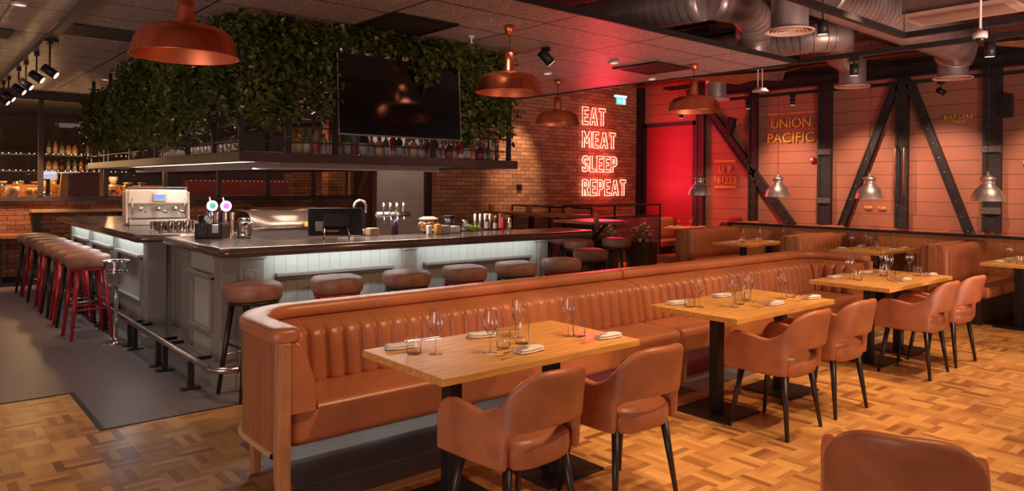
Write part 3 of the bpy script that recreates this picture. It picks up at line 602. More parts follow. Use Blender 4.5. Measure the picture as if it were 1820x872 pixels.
# ------------------------------------------------------------------ tables
def ped(t, x, y, h):
    MB().box((x-.215, y-.215, 0), (x+.215, y+.215, .014)).build('base_plate', BLACK, t, bevel=.004)
    MB().bar((x, y, .01), (x, y, h), .075, .075).build('column', BLACK, t, bevel=.003)
    MB().box((x-.16, y-.03, h-.02), (x+.16, y+.03, h)).build('top_bracket', BLACK, t)
def table(label, x0, x1, y0, y1, peds, h=.75, th=.036, group=None, name='dining_table', top=OAK):
    xc, yc = (x0+x1)/2, (y0+y1)/2; t = thing(name, label, 'table', (xc, yc, 0), 0, group)
    B((x0-xc, y0-yc, h-th), (x1-xc, y1-yc, h)).build('tabletop', top, t, bevel=.003)
    for px, py in peds: ped(t, px-xc, py-yc, h-th)
    return t
table('oak table nearest the camera, before the left end of the banquette', 1.825, 3.15, 2.588, 3.30, [(2.15, 2.97), (2.84, 2.97)], group='tables along the banquette')
table('left oak table of the pair pushed together at the middle of the banquette', 4.115, 4.775, 2.585, 3.29, [(4.47, 2.97)], group='tables along the banquette')
table('right oak table of the pair pushed together at the middle of the banquette', 4.778, 5.436, 2.585, 3.285, [(5.34, 2.97)], group='tables along the banquette')
table('oak table at the far curved end of the banquette', 6.39, 7.84, 2.57, 3.28, [(6.93, 2.97), (7.60, 2.97)], group='tables along the banquette')
# ------------------------------------------------------------------ tub chairs
def make_chair(label):
    t = thing('tub_chair', label, 'chair', (0, 0, 0), 0, 'leather tub chairs')
    NU, NV = 36, 10
    def plan(u):      # u in -1..1, 0 at the middle of the back; returns (x,y) with the back at -y
        a = u*PI*.5; s = 1
        au = abs(u); sg = 1 if u >= 0 else -1
        if au < .5:
            k = au/.5; ang = k*PI/2*.98; x = .225*math.sin(ang)**.80 if ang > 0 else 0; y = -.255+.10*(1-math.cos(ang))
        else:
            k = (au-.5)/.5; x = .225+.022*math.sin(PI*.6*k); y = -.155+.395*k
        return sg*x, y
    def ztop(u):
        au = abs(u)
        if au < .25: return .828-.026*(au/.25)**3
        if au < .62: k = (au-.25)/.37; k = k*k*(3-2*k)*.75+k*.25; return .802+(.625-.802)*k
        if au < .90: k = (au-.62)/.28; return .625+.03*math.sin(k*PI/2)
        k = (au-.90)/.10; return .655-.10*k**2
    us = [-1+2*i/NU for i in range(NU+1)]; rows = []
    for j in range(NV+1):
        v = j/NV; row = []
        for u in us:
            x, y = plan(u); zb = .40-.0*abs(u); z = zb+(ztop(u)-zb)*v
            lean = .075*max(0, 1-abs(u)/.55)*((z-.40)/.42)**1.1; kb = min(1, max(0, (abs(u)-.30)/.25)); flare = 1+((-.05)*(1-kb)+.0*kb)*((z-.4)/.4)
            row.append((x*flare, y-lean+ .03*(1-v)*max(0, 1-abs(u)/.5), z))
        rows.append(row)
    mb = MB().grid(rows, True); n = NU+1; keep = []; sm = []
    for f_ in mb.f:
        c = [sum(mb.v[i][k] for i in f_)/4 for k in range(3)]
        j = f_[0]//n; i = f_[0] % n; u = (us[i]+us[min(i+1, NU)])/2
        if abs(u) < .37 and j in (0, 1, 2, 3): continue
        keep.append(f_); sm.append(True)
    mb.f = keep; mb.sm = sm
    o = mb.build('shell', CHAIRL, t, fixn=True); md = o.modifiers.new('s', 'SOLIDIFY'); md.thickness = .045; md.offset = 0; md2 = o.modifiers.new('sub', 'SUBSURF'); md2.levels = 2; md2.render_levels = 2
    # seat cushion
    rows = []
    for z, s_ in ((.385, .92), (.40, .99), (.44, 1.02), (.49, 1.0), (.512, .87), (.516, .4)):
        row = []
        for k in range(28):
            a = 2*PI*k/28; ca, sa = math.cos(a), math.sin(a)
            row.append((.215*s_*abs(ca)**.6*(1 if ca >= 0 else -1), .02+.245*s_*abs(sa)**.6*(1 if sa >= 0 else -1), z))
        rows.append(row)
    MB().grid(rows, True, closed=True, cap=True).build('seat', CHAIRL, t)
    for sx in (-1, 1):
        for sy in (-1, 1):
            MB().tube([(sx*.175, .0+sy*.15, .40), (sx*.225, (.21 if sy > 0 else -.20), 0)], .022, 12, r2=.012).build('leg', BLACKW, t)
    return t
CH = make_chair('cognac leather tub chair tucked under the front left of the nearest table')
def cpos(x, y, a): return (x, y, 0), math.radians(a)
spots = [(2.16, 2.50, 2, None),
         (2.88, 2.50, -3, 'cognac leather tub chair at the front right of the nearest table'),
         (4.50, 2.53, 1, 'cognac leather tub chair at the left table of the middle pair'),
         (5.18, 2.53, -2, 'cognac leather tub chair at the right table of the middle pair'),
         (6.78, 2.52, 2, 'cognac leather tub chair at the front left of the far end table'),
         (7.44, 2.52, -2, 'cognac leather tub chair at the front right of the far end table'),
         (2.70, 1.04, -68, 'tub chair in the bottom right corner, only its curved back in view')]
for x, y, a, lb in spots:
    if lb is None: CH.location = (x, y, 0); CH.rotation_euler = (0, 0, math.radians(a))
    else: dup(CH, (x, y, 0), math.radians(a), lb)
# ------------------------------------------------------------------ table ware
def lathe_obj(name, prof, m, parent=None, n=24): return MB().lathe(prof, (0, 0, 0), n).build(name, m, parent)
def mesh_only(o): C.objects.unlink(o); return o
def make_wine():
    t = thing('wine_glass', 'x', 'wine glass', (0, 0, 0)); t['group'] = 'wine glasses on the banquette tables'
    th = .0011
    outer = [(.0355, 0), (.035, .002), (.010, .005), (.0042, .012), (.0036, .05), (.0040, .085), (.008, .092), (.022, .105), (.033, .125), (.0365, .145), (.035, .175), (.0300, .215)]
    inner = [(r-th, z) for r, z in reversed(outer) if z > .10]; inner += [(.004, .0955), (0.0001, .0945)]
    lathe_obj('bowl', [(0.0001, .0005)]+outer, GLASS, t, 24)
    MB().tube([(.030*math.cos(a), .030*math.sin(a), .215) for a in [k*PI/12 for k in range(24)]], .0007, 5, closed=True).build('rim', GLASS, t)
    lathe_obj('stem_core', [(.0001, .006), (.0022, .012), (.0018, .08), (.0001, .09)], GLASS, t, 8)
    return t
def make_tumbler():
    t = thing('tumbler', 'x', 'tumbler', (0, 0, 0)); t['group'] = 'tumblers on the banquette tables'
    lathe_obj('glass_body', [(.0001, 0), (.032, 0), (.036, .006), (.0385, .045), (.0385, .088)], GLASS, t, 24); return t
def make_tall():
    t = thing('ribbed_glass', 'x', 'ribbed glass', (0, 0, 0)); n = 40; rows = []
    for r, z in ((.0001, 0), (.036, 0), (.037, .004), (.038, .12), (.0378, .121)):
        rb = [r*(1.035 if k % 2 and r > .0356 else 1) for k in range(n)]
        rows.append([(rb[k]*math.cos(2*PI*k/n), rb[k]*math.sin(2*PI*k/n), z) for k in range(n)])
    MB().grid(rows, True, closed=True).build('glass_body', GLASS, t); return t
def make_napkin():
    t = thing('napkin', 'x', 'napkin', (0, 0, 0)); t['group'] = 'folded white napkins'
    for k, (zz, s_) in enumerate(((0, 1), (.012, .96))):
        rows = []
        for i in range(9):
            x = (-.085+.17*i/8)*s_; row = []
            for j in range(10):
                a = 2*PI*j/10; ca, sa = math.cos(a), math.sin(a); wv = .003*math.sin(i*1.3+k)
                e = 1 if 0 < i < 8 else .75
                row.append((x+.004*math.sin(j), (.038*e*abs(ca)**.6*(1 if ca > 0 else -1))*s_, zz+.0075+wv*.4+.0068*e*abs(sa)**.7*(1 if sa > 0 else -1)))
            rows.append(row)
        MB().grid(rows, True, closed=True, cap=True).build('fold', LINEN, t)
    return t
def make_fork(nm):
    t = thing(nm, 'x', nm, (0, 0, 0)); mb = MB().bar((0, 0, .004), (.10, 0, .004), .010, .003, w2=.006)
    if nm == 'fork':
        mb.bar((.10, 0, .004), (.14, 0, .006), .008, .002, w2=.022)
        for k in range(4): mb.bar((.14, -.0085+.0057*k, .006), (.185, -.0085+.0057*k, .007), .003, .002)
    else: mb.bar((.10, 0, .004), (.20, 0, .004), .008, .002, w2=.018)
    mb.build('steel_body', CHROME, t); return t
WG, TB, TL, NK, FK, KN = make_wine(), make_tumbler(), make_tall(), make_napkin(), make_fork('fork'), make_fork('table_knife')
PROTO = [WG, TB, TL, NK, FK, KN]
H = .75
def corner_name(i): return ['left rear', 'middle rear', 'front middle', 'right front'][i]
def lay(tn, wg, tb, tall, nk, detail=True):
    for i, (x, y) in enumerate(wg): dup(WG, (x, y, H), random.uniform(0, 3), 'clear wine glass, %s from the left on %s' % (ORD[i], tn))
    for i, (x, y) in enumerate(tb): dup(TB, (x, y, H), random.uniform(0, 3), 'short tumbler, %s from the left on %s' % (ORD[i], tn))
    for i, (x, y) in enumerate(tall): dup(TL, (x, y, H), 0, 'ribbed straight glass at the middle of %s' % tn)
    for i, (x, y, a) in enumerate(nk):
        dup(NK, (x, y, H), math.radians(a), 'folded white napkin, %s from the left on %s' % (ORD[i], tn))
        if detail:
            if i > 1: a += 180
            ca, sa = math.cos(math.radians(a)), math.sin(math.radians(a))
            dup(FK, (x+.03*ca, y+.03*sa, H+.028), math.radians(a-8), 'steel fork on the %s napkin of %s' % (ORD[i], tn))['group'] = 'forks on the napkins'
            dup(KN, (x+.025*ca-.02*sa, y+.025*sa+.014*ca, H+.028), math.radians(a+6), 'steel knife on the %s napkin of %s' % (ORD[i], tn))['group'] = 'knives on the napkins'
lay('the nearest table', [(2.07, 3.0), (2.295, 2.845), (2.64, 3.03), (2.895, 2.89)], [(1.98, 3.06), (2.41, 2.88), (2.935, 2.845)], [(2.565, 2.91)],
    [(2.00, 3.21, -12), (2.50, 3.17, -20), (2.47, 2.74, 5), (3.04, 2.72, -5)])
lay('the middle pair of tables', [(4.325, 3.02), (4.52, 2.875), (4.836, 2.94), (5.16, 2.86)], [(4.27, 3.06), (4.66, 2.91), (5.27, 2.85)], [(4.89, 3.0)],
    [(4.30, 3.19, -8), (4.86, 3.19, -8), (4.84, 2.74, -6), (5.34, 2.715, -6)])
lay('the far end table', [(6.78, 3.08), (7.33, 2.95), (7.56, 3.1), (7.76, 2.93)], [(6.76, 3.0), (6.99, 2.80), (7.60, 2.80)], [(7.28, 2.98)],
    [(6.72, 3.19, -8), (7.35, 3.18, -8), (7.08, 2.72, -6), (7.70, 2.715, -6)])
# ------------------------------------------------------------------ booths
def fluted_pad(t, x0, x1, yc, face, z0, z1, th=.10, W=.115, name='fluted_backrest'):
    n = int((x1-x0)/W*10); rows = []
    for z, o_ in ((z0, .0), (z0+.1, .0), ((z0+z1)/2, .0), (z1-.08, -.005), (z1-.03, -.02), (z1-.005, -.045), (z1, -.075)):
        row = []
        for i in range(n+1):
            s = (x1-x0)*i/n; ph = (s % W)/W; e = .022*math.sqrt(max(0, 1-abs(2*ph-1)**2.4))
            if i in (0, n): e = -.03
            row.append((x0+s, yc+face*(th+e+o_), z-(0 if i not in (0, n) else .01)))
        rows.append(row)
    rows.append([(x0+(x1-x0)*i/n, yc, z1-.005) for i in range(n+1)]); rows.append([(x0+(x1-x0)*i/n, yc, z0) for i in range(n+1)])
    mb = MB().grid(rows, True); m_ = len(rows); k = n+1
    mb.f.append(tuple(r*k for r in range(m_))); mb.sm.append(False); mb.f.append(tuple(r*k+n for r in range(m_))[::-1]); mb.sm.append(False)
    mb.f += [(i, i+1, (m_-1)*k+i+1, (m_-1)*k+i) for i in range(n)]; mb.sm += [False]*n
    return mb.build(name, LEATHER, t)
def booth(label, x0, x1, yc, sides=(-1, 1), h=.92, group='booth benches', seatlen=None):
    t = thing('booth_bench', label, 'booth bench', (x0, yc, 0), 0, group); L = x1-x0
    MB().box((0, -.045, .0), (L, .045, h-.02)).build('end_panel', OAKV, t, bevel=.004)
    for s in sides:
        fluted_pad(t, .03, L, s*.045, s, .46, h)
        b = MB().box((.08, s*.06, .33), (L, s*.58, .46)); b.build('seat', LEATHER, t, bevel=.035, seg=4)
        MB().box((.25, s*.10, 0), (L, s*.45, .33)).build('plinth', mat('booth_plinth', (.07, .03, .022), .45), t)
    return t
booth('double booth bench behind the far end table, with oak end panel', 9.50, 10.98, 3.34)
booth('double booth bench between the middle and left booth tables', 9.50, 10.98, 5.17)
booth('double booth bench left of the clad divider, its fluted back facing the bar end', 9.55, 10.98, 7.0)
booth('fluted booth bench of the far row behind the divider, right one', 11.85, 13.08, 4.45, group='booth benches of the far row')
booth('fluted booth bench of the far row behind the divider, middle one', 11.85, 13.08, 6.15, group='booth benches of the far row')
booth('fluted booth bench of the far row beside the red cushion', 12.0, 13.08, 7.85, group='booth benches of the far row')
booth('bright orange fluted booth bench by the railing in front of the red door', 12.0, 13.08, 9.95, (-1,), group='booth benches of the far row')
t = thing('clad_divider', 'low oak tongue-and-groove divider with black cap between the booth rows', 'divider', (11.0, 3, 0))
B((0, -4.5, 0), (.10, 4.05, .95)).build('cladding', CLAD, t); B((-.025, -4.5, .95), (.13, 4.10, .985)).build('cap', BLACK, t); B((-.02, 4.05, 0), (.12, 4.09, .95)).build('end_post', BLACK, t)
BT = [('booth table right of the double bench, cut by the frame edge', 9.55, 10.95, 2.25, 2.85), ('booth table between the two near double benches', 9.75, 10.97, 4.05, 4.72), ('booth table left, between the second double bench and the end bench', 9.46, 10.90, 5.76, 6.38)]
for lb, a, b, c, d in BT: table(lb, a, b, c, d, [(a+.35, (c+d)/2), (b-.35, (c+d)/2)], group='booth tables')
FT = [('far-row booth table by the red door', 12.08, 13.0, 8.72, 9.33), ('far-row booth table hidden behind the divider, left', 12.0, 13.0, 6.75, 7.3), ('far-row booth table behind the divider, middle', 12.0, 13.0, 5.05, 5.6), ('far-row booth table behind the divider, right', 12.0, 13.0, 3.3, 3.85)]
for lb, a, b, c, d in FT: table(lb, a, b, c, d, [((a+b)/2, (c+d)/2)], group='booth tables')
lay('the right booth table', [(9.80, 2.62), (10.3, 2.35)], [(9.72, 2.5)], [], [(9.74, 2.70, 0), (10.15, 2.72, 0)], False)
lay('the middle booth table', [(10.05, 4.55), (10.35, 4.42), (10.55, 4.58), (10.80, 4.30)], [(10.2, 4.25), (10.72, 4.25)], [(10.42, 4.38)], [(10.0, 4.66, 0), (10.35, 4.12, 0), (10.78, 4.14, 0), (10.62, 4.66, 0)], False)
lay('the left booth table', [(9.85, 6.1), (10.15, 6.0), (10.35, 6.12), (10.75, 5.95)], [(9.75, 6.05), (10.7, 5.9)], [(10.2, 6.08)], [(9.68, 6.18, 0), (10.05, 6.25, 0), (10.2, 5.85, 0), (10.6, 6.28, 0)], False)
lay('the booth table by the red door', [(12.35, 9.15), (12.55, 9.0), (12.75, 9.12)], [(12.25, 9.1), (12.9, 9.0)], [], [(12.2, 9.22, 0), (12.5, 9.25, 0), (12.75, 8.85, 0)], False)
for lb, y in (('the far-row left table', 7.0), ('the far-row middle table', 5.32), ('the far-row right table', 3.6)):
    lay(lb, [(12.2, y+.1), (12.45, y-.05), (12.8, y+.05)], [], [], [], False)
o = MB().box((-.2, -.06, 0), (.2, .06, .38)).build('cushion', mat('red_velvet', (.5, .02, .03), .8), bevel=.05, seg=4, loc=(12.78, 8.16, .62), rot=(.2, 0, 0)); tag(o, 'square red cushion standing on the far booth seat', 'cushion')
for p in PROTO: wipe(p)
# ------------------------------------------------------------------ the bar
BT_Z = 1.10
def bullnose_top(name, label, poly, z, parent_group='bar counters'):
    # slab with a rounded projecting edge following the outline
    t = thing(name, label, 'bar counter', (poly[0][0], poly[0][1], 0), 0, parent_group); ox, oy = poly[0]
    loc = [(x-ox, y-oy) for x, y in poly]
    MB().prism(loc, z-.035, z).build('worktop', ZINC, t, bevel=.015, seg=4)
    return t, loc
def panel_front(t, axis, c, a, b, z0, z1, mats, face, ledge_z=.865, low_z=.40, frame=.10):
    """beadboard field with raised stiles, a projecting ledge moulding and a lower rail; axis 0 runs along x"""
    def P(s, d, z): return (s, c+face*d, z) if axis == 0 else (c+face*d, s, z)
    B(P(a, .0, z0), P(b, -.03, z1)).build('beadboard', mats, t)
    fr = MB()
    fr.box(P(a, 0, z0), P(b, .022, z0+.20))                     # skirting
    fr.box(P(a+frame*1.2, .0, low_z-.05), P(b-frame*1.2, .022, low_z)); fr.box(P(a+.02, 0, z0+.2), P(a+.02+frame, .018, low_z)); fr.box(P(b-.02-frame, 0, z0+.2), P(b-.02, .018, low_z))
    fr.build('lower_frame', PAINT, t, bevel=.003)
    m = MB(); L0, L1 = a+frame, b-frame
    m.box(P(L0, 0, ledge_z-.03), P(L1, .055, ledge_z)); m.box(P(L0+.01, 0, ledge_z-.05), P(L1-.01, .035, ledge_z-.03))
    m.box(P(L0+.01, 0, low_z), P(L0+.035, .03, ledge_z-.03)); m.box(P(L1-.035, 0, low_z), P(L1-.01, .03, ledge_z-.03)); m.box(P(L0, 0, low_z), P(L1, .045, low_z+.022))
    m.build('panel_moulding', PAINT, t, bevel=.004)
def pilaster(t, x0, y0, x1, y1, ring=None):
    B((x0, y0, 0), (x1, y1, 1.03)).build('pilaster', PAINT, t, bevel=.004)
    B((x0-.012, y0-.012, 0), (x1+.012, y1+.012, .10)).build('pilaster_base', PAINT, t, bevel=.004); B((x0-.012, y0-.012, .99), (x1+.012, y1+.012, 1.03)).build('pilaster_cap', PAINT, t, bevel=.004)
# main counter (L shape)
t, _ = bullnose_top('bar_counter', 'long grey-green panelled bar counter with dark polished top and lit underside', [(1.85, 5.48), (5.86, 5.48), (5.98, 5.62), (5.98, 6.1), (2.50, 6.1), (2.50, 6.98), (1.85, 6.98)], BT_Z)
t.location = (0, 0, 0)
for ch in t.children: ch.location = (1.85, 5.48, 0)
path = [(1.875, 6.96), (1.875, 5.54), (1.91, 5.505), (5.84, 5.505), (5.95, 5.63), (5.95, 6.08)]
MB().tube([(x, y, BT_Z-.035) for x, y in path], .038, 12).build('bullnose_edge', ZINC, t)
panel_front(t, 0, 5.72, 2.26, 3.55, 0, 1.05, PAINTB, -1); panel_front(t, 0, 5.72, 3.69, 5.23, 0, 1.05, PAINTB, -1)
panel_front(t, 1, 1.95, 5.86, 6.52, 0, 1.05, PAINTBY, -1, frame=.06)
pilaster(t, 2.06, 5.665, 2.25, 5.80); pilaster(t, 1.925, 5.70, 2.07, 5.86); pilaster(t, 3.55, 5.67, 3.69, 5.74); pilaster(t, 5.23, 5.67, 5.36, 5.80)
B((1.99, 5.76, .0), (5.35, 5.80, 1.05)).build('carcass', PAINT, t); B((1.99, 5.8, 0), (2.02, 6.52, 1.05)).build('carcass', PAINT, t)
B((5.28, 5.74, 0), (5.34, 6.05, 1.05)).build('end_panel', PAINT, t)
MB().tube([(2.155+.035*math.cos(a), 5.66, .87+.035*math.sin(a)) for a in [k*PI/8 for k in range(16)]], .004, 6, closed=True).box((2.10, 5.66, .81), (2.21, 5.664, .93)).build('carved_square', PAINT, t)
# LED strips under the overhang
LED = emis('led_strip', (.90, .97, 1), 1.6)
for x0, x1 in ((2.28, 3.54), (3.70, 5.22)):
    B((x0, 5.655, 1.045), (x1, 5.665, 1.05)).build('led_strip', LED, t); area('bar_led', ((x0+x1)/2, 5.585, 1.045), None, 3.4, COOL, x1-x0, .02, rotz=(math.radians(12), 0, 0))
area('bar_led', (1.88, 6.18, 1.045), None, 2.6, COOL, .02, .62, rotz=(0, math.radians(-10), 0))
# second counter
t, _ = bullnose_top('bar_counter', 'left bar counter with three grey-green panels beside the stool row', [(1.70, 7.30), (2.62, 7.30), (2.62, 11.55), (1.70, 11.55)], BT_Z)
t.location = (0, 0, 0)
for ch in t.children: ch.location = (1.70, 7.30, 0)
MB().tube([(x, y, BT_Z-.035) for x, y in ((1.725, 11.54), (1.725, 7.36), (1.76, 7.325), (2.60, 7.325))], .038, 12).build('bullnose_edge', ZINC, t)
ys = [7.72, 9.0, 10.3, 11.5]
for k in range(3):
    panel_front(t, 1, 1.90, ys[k]+.05, ys[k+1]-.05, 0, 1.05, PAINTBY, -1, frame=.10); B((1.87, ys[k+1]-.05, 0), (1.95, ys[k+1]+.05, 1.04)).build('pilaster', PAINT, t, bevel=.003)
    area('bar_led', (1.80, (ys[k]+ys[k+1])/2, 1.045), None, 3.2, COOL, .02, 1.15, rotz=(0, math.radians(-12), 0))
pilaster(t, 1.87, 7.59, 2.04, 7.76)
B((1.9, 7.66, 0), (2.62, 7.76, 1.05)).build('end_panel', PAINT, t, bevel=.003); B((1.94, 7.76, 0), (1.98, 11.5, 1.05)).build('carcass', PAINT, t)
# flap door between the counters
t = thing('bar_gate', 'recessed grey bar gate between the two counters, lower than the tops', 'bar gate', (2.10, 6.52, 0))
B((0, 0, .02), (.04, 1.10, .98)).build('gate_panel', PAINT, t); m = MB()
m.box((-.02, 0, .9), (0, 1.10, .98)).box((-.02, 0, .02), (0, 1.10, .2)).box((-.02, 0, .2), (0, .1, .9)).box((-.02, 1.0, .2), (0, 1.1, .9)).build('gate_frame', PAINT, t, bevel=.004)
B((-.05, .0, .98), (.12, 1.08, 1.005)).build('gate_top', mat('gate_top_wood', (.30, .17, .12), .4), t)
# foot rail
t = thing('foot_rail', 'polished metal foot rail running round the bar on black feet', 'foot rail', (1.755, 5.3, 0))
rl = [(0, 6.2, .24), (0, .13, .24)]+[(.13-.13*math.cos(a), .13-.13*math.sin(a), .24) for a in [PI/2*k/6 for k in range(1, 7)]]+[(3.9, 0, .24)]
MB().tube(rl, .026, 12).build('rail', RAILM, t)
for y in (.55, 1.25, 1.45, 2.25, 2.45, 3.5, 3.7, 4.7, 4.9):
    MB().box((-.02, y-.02, .01), (.02, y+.02, .22)).box((-.07, y-.035, 0), (.07, y+.035, .012)).build('foot', BLACK, t); MB().box((.0, y-.012, .215), (.15, y+.012, .24)).build('bracket', BLACK, t)
for x in (.9, 1.1, 2.2, 2.4, 3.4): MB().box((x-.02, -.02, .01), (x+.02, .02, .22)).box((x-.035, -.07, 0), (x+.035, .07, .012)).build('foot', BLACK, t)
# stools
def make_stool(legm, nm):
    t = thing('bar_stool', 'x', 'bar stool', (0, 0, 0), 0, 'round bar stools'); 
    rows = []; n = 28
    for r, z in ((.10, .715), (.185, .717), (.203, .73), (.210, .765), (.208, .808), (.202, .825), (.190, .836), (.16, .843), (.10, .850), (.04, .852)):
        rows.append([(r*math.cos(2*PI*k/n), r*math.sin(2*PI*k/n), z+.004*math.sin(3*2*PI*k/n)*(r > .1)) for k in range(n)])
    MB().grid(rows, True, closed=True, cap=True).build('seat', SEATV, t)
    lathe_obj('seat_ring', [(.15, .685), (.185, .69), (.185, .715), (.15, .717), (.15, .685)], legm, t, 28)
    for sx in (-1, 1):
        for sy in (-1, 1): MB().tube([(sx*.115, sy*.115, .70), (sx*.185, sy*.185, 0)], .025, 10, r2=.015).build('leg', legm, t)
    k = .115+.07*(.67-.30)/.67; k2 = .115+.07*(.67-.38)/.67
    for s in (-1, 1):
        MB().tube([(-k, s*k, .30), (k, s*k, .30)], .010, 8).build('stretcher', RAILM if legm is not REDLEG else legm, t); MB().tube([(s*k2, -k2, .38), (s*k2, k2, .38)], .010, 8).build('stretcher', legm, t)
    return t
ST = {'black': make_stool(BLACKW, 'black'), 'red': make_stool(REDLEG, 'red')}
def stool(c, x, y, rz, lb): return dup(ST[c], (x, y, 0), math.radians(rz), lb)
for i, (x, y) in enumerate(((2.08, 5.43), (2.75, 5.40), (3.40, 5.38), (4.02, 5.37), (4.64, 5.36), (5.24, 5.34))):
    c = 'black' if i % 2 == 0 else 'red'; stool(c, x, y, random.uniform(-6, 6), 'round tan stool with %s legs, %s from the left along the front of the bar' % (c, ORD[i]))
for i in range(8):
    c = 'red' if i % 2 == 0 else 'black'; stool(c, 1.54+random.uniform(-.015, .015), 8.48+.53*i, random.uniform(-8, 8), 'round tan stool with %s legs, %s from the wine bucket in the left row' % (c, ORD[i]))
stool('black', 7.92, 6.95, 20, 'red-lit stool right of the square high table'); stool('black', 7.25, 7.05, 10, 'stool left of the square high table, nearer one')
stool('black', 7.72, 7.85, 5, 'stool left of the square high table, farther one'); stool('black', 6.32, 5.95, 0, 'stool standing past the right end of the bar'); 
stool('black', 7.9, 9.3, 0, 'dark stool under the long high table, nearer one'); stool('black', 7.95, 10.1, 0, 'dark stool under the long high table, farther one')
for k in ST: wipe(ST[k])
# wine bucket on stand
t = thing('wine_bucket_stand', 'chrome wine bucket on a tall stand beside the bar counter', 'wine bucket', (1.68, 7.98, 0))
lathe_obj('stand', [(.0001, 0), (.125, 0), (.13, .008), (.06, .025), (.03, .045), (.02, .06), (.02, .60), (.0001, .60)], CHROME, t, 28)
lathe_obj('bucket', [(.0001, .585), (.075, .585), (.082, .60), (.108, .80), (.128, .805), (.128, .815), (.105, .812), (.078, .60), (.0001, .597)], CHROME, t, 28)
MB().tube([(.105*math.cos(a), .105*math.sin(a), .70) for a in [k*PI/14 for k in range(28)]], .007, 6, closed=True).build('ring', CHROME, t)
# ------------------------------------------------------------------ hanging shelf over the bar
SX0, SX1, SY0, SY1, SZ = 2.10, 5.05, 5.82, 11.75, 1.765
t = thing('hanging_bar_shelf', 'dark shelf frame hung over the bar with posts up to the ceiling', 'hanging shelf', (SX0, SY0, SZ))
X, Y = SX1-SX0, SY1-SY0
MB().box((0, 0, 0), (X, .035, .085)).box((0, .035, 0), (.035, Y, .085)).box((X-.035, .035, 0), (X, Y, .085)).box((0, Y-.035, 0), (X, Y, .085)).build('fascia', DARKP, t, bevel=.004)
MB().box((.035, .035, .03), (X-.035, .60, .07)).box((.035, .6, .03), (.60, Y-.035, .07)).box((X-.6, .6, .03), (X-.035, Y-.035, .07)).build('shelf_board', CREAM, t)
MB().box((.60, .60, -.04), (X-.6, .635, .03)).box((.6, .635, -.04), (.635, Y-.1, .03)).build('inner_beam', DARKP, t)
po = MB()
hz = 3.0-SZ
for x in (.03, .43, .86, 1.9, 2.86): MB().box((x-.02, .03, .085), (x+.02, .07, hz)).build('post', BLACK, t)
for y in (.75, 1.5, 2.6, 3.7, 4.8, 5.85): MB().box((.03, y-.02, .085), (.07, y+.02, hz)).build('post', BLACK, t)
for x in (.45, 1.2, 2.0, 2.86): MB().box((x-.02, .56, .07), (x+.02, .60, hz)).build('post', BLACK, t)
for z in (.17, .30):
    MB().box((.03, .035, z), (X-.08, .05, z+.012)).build('guard_rail', BLACK, t); MB().box((.035, .05, z), (.05, Y-.05, z+.012)).build('guard_rail', BLACK, t)
MB().box((.6, .5, .55), (X-.1, .62, .565)).box((.5, .6, .55), (.62, Y-.1, .565)).build('upper_shelf', BLACK, t)
# television
t = thing('television', 'large black switched-off television hung in the bar frame among the ivy', 'television', (3.58, 5.78, 2.38)); t.rotation_euler = (math.radians(-4), 0, 0)
hs = B((-.66, -.02, -.36), (.66, .03, .36)).build('housing', BLK, t, bevel=.006); B((-.645, -.023, -.345), (.645, -.02, .345)).build('screen', SCREEN, hs)
MB().box((-.66, -.022, -.362), (.66, -.018, -.352)).box((-.66, -.024, -.36), (-.65, -.02, .36)).box((.65, -.024, -.36), (.66, -.02, .36)).build('frame', CHROME, t); MB().box((-.04, .03, 0), (.04, .06, .62)).build('mount', BLACK, t)
# bottles on the shelf
def bottle_prof(kind):
    if kind == 0: return [(.0001, 0), (.037, 0), (.038, .01), (.038, .17), (.030, .20), (.014, .225), (.013, .28), (.0001, .28)]
    if kind == 1: return [(.0001, 0), (.048, 0), (.05, .01), (.05, .12), (.042, .16), (.016, .18), (.015, .22), (.0001, .22)]
    if kind == 2: return [(.0001, 0), (.033, 0), (.034, .01), (.030, .10), (.036, .19), (.016, .22), (.014, .25), (.0001, .25)]
    return [(.0001, 0), (.040, 0), (.042, .01), (.036, .07), (.042, .13), (.03, .17), (.013, .20), (.013, .235), (.0001, .235)]
LQ = {'amber': mat('amber_spirit', (.42, .16, .04), .12, 0, .1), 'clear': mat('pale_spirit', (.22, .18, .16), .1, .2, .1), 'dark': mat('dark_bottle', (.03, .022, .018), .1, 0, .1),
      'green': mat('green_bottle', (.05, .12, .04), .1), 'red': mat('red_bottle', (.18, .015, .015), .15)}
LBL = {'cream': mat('cream_label', (.45, .36, .25), .6), 'white': mat('white_label', (.34, .31, .28), .6), 'red': mat('red_label', (.24, .03, .03), .5), 'dark': mat('dark_label', (.06, .05, .05), .5)}
BP = {}
def bottle(kind, col, lab, loc, label, group='bottles on the hanging shelf', s=1):
    key = (kind, col, lab)
    if key not in BP:
        p = bottle_prof(kind); t = thing('bottle', 'x', 'bottle'); a = lathe_obj('glass_body', p, LQ[col], t, 14)
        r = max(q[0] for q in p[2:4])+.0012; z1 = p[3][1]; rr = min(p[2][0], p[3][0]); lathe_obj('label', [(p[2][0]+.001, .03), (p[2][0]+(p[3][0]-p[2][0])*.7+.001, z1*.8)], LBL[lab], a, 14)
        top = p[-1][1]; lathe_obj('cap', [(.0001, top-.03), (p[-2][0]+.002, top-.03), (p[-2][0]+.002, top+.004), (.0001, top+.004)], LBL['red' if lab == 'red' else 'dark' if col != 'dark' else 'cream'], a, 12); BP[key] = t
    o = dup(BP[key], loc, random.uniform(0, 6), label); o['group'] = group; o.scale = (s, s, s); return o
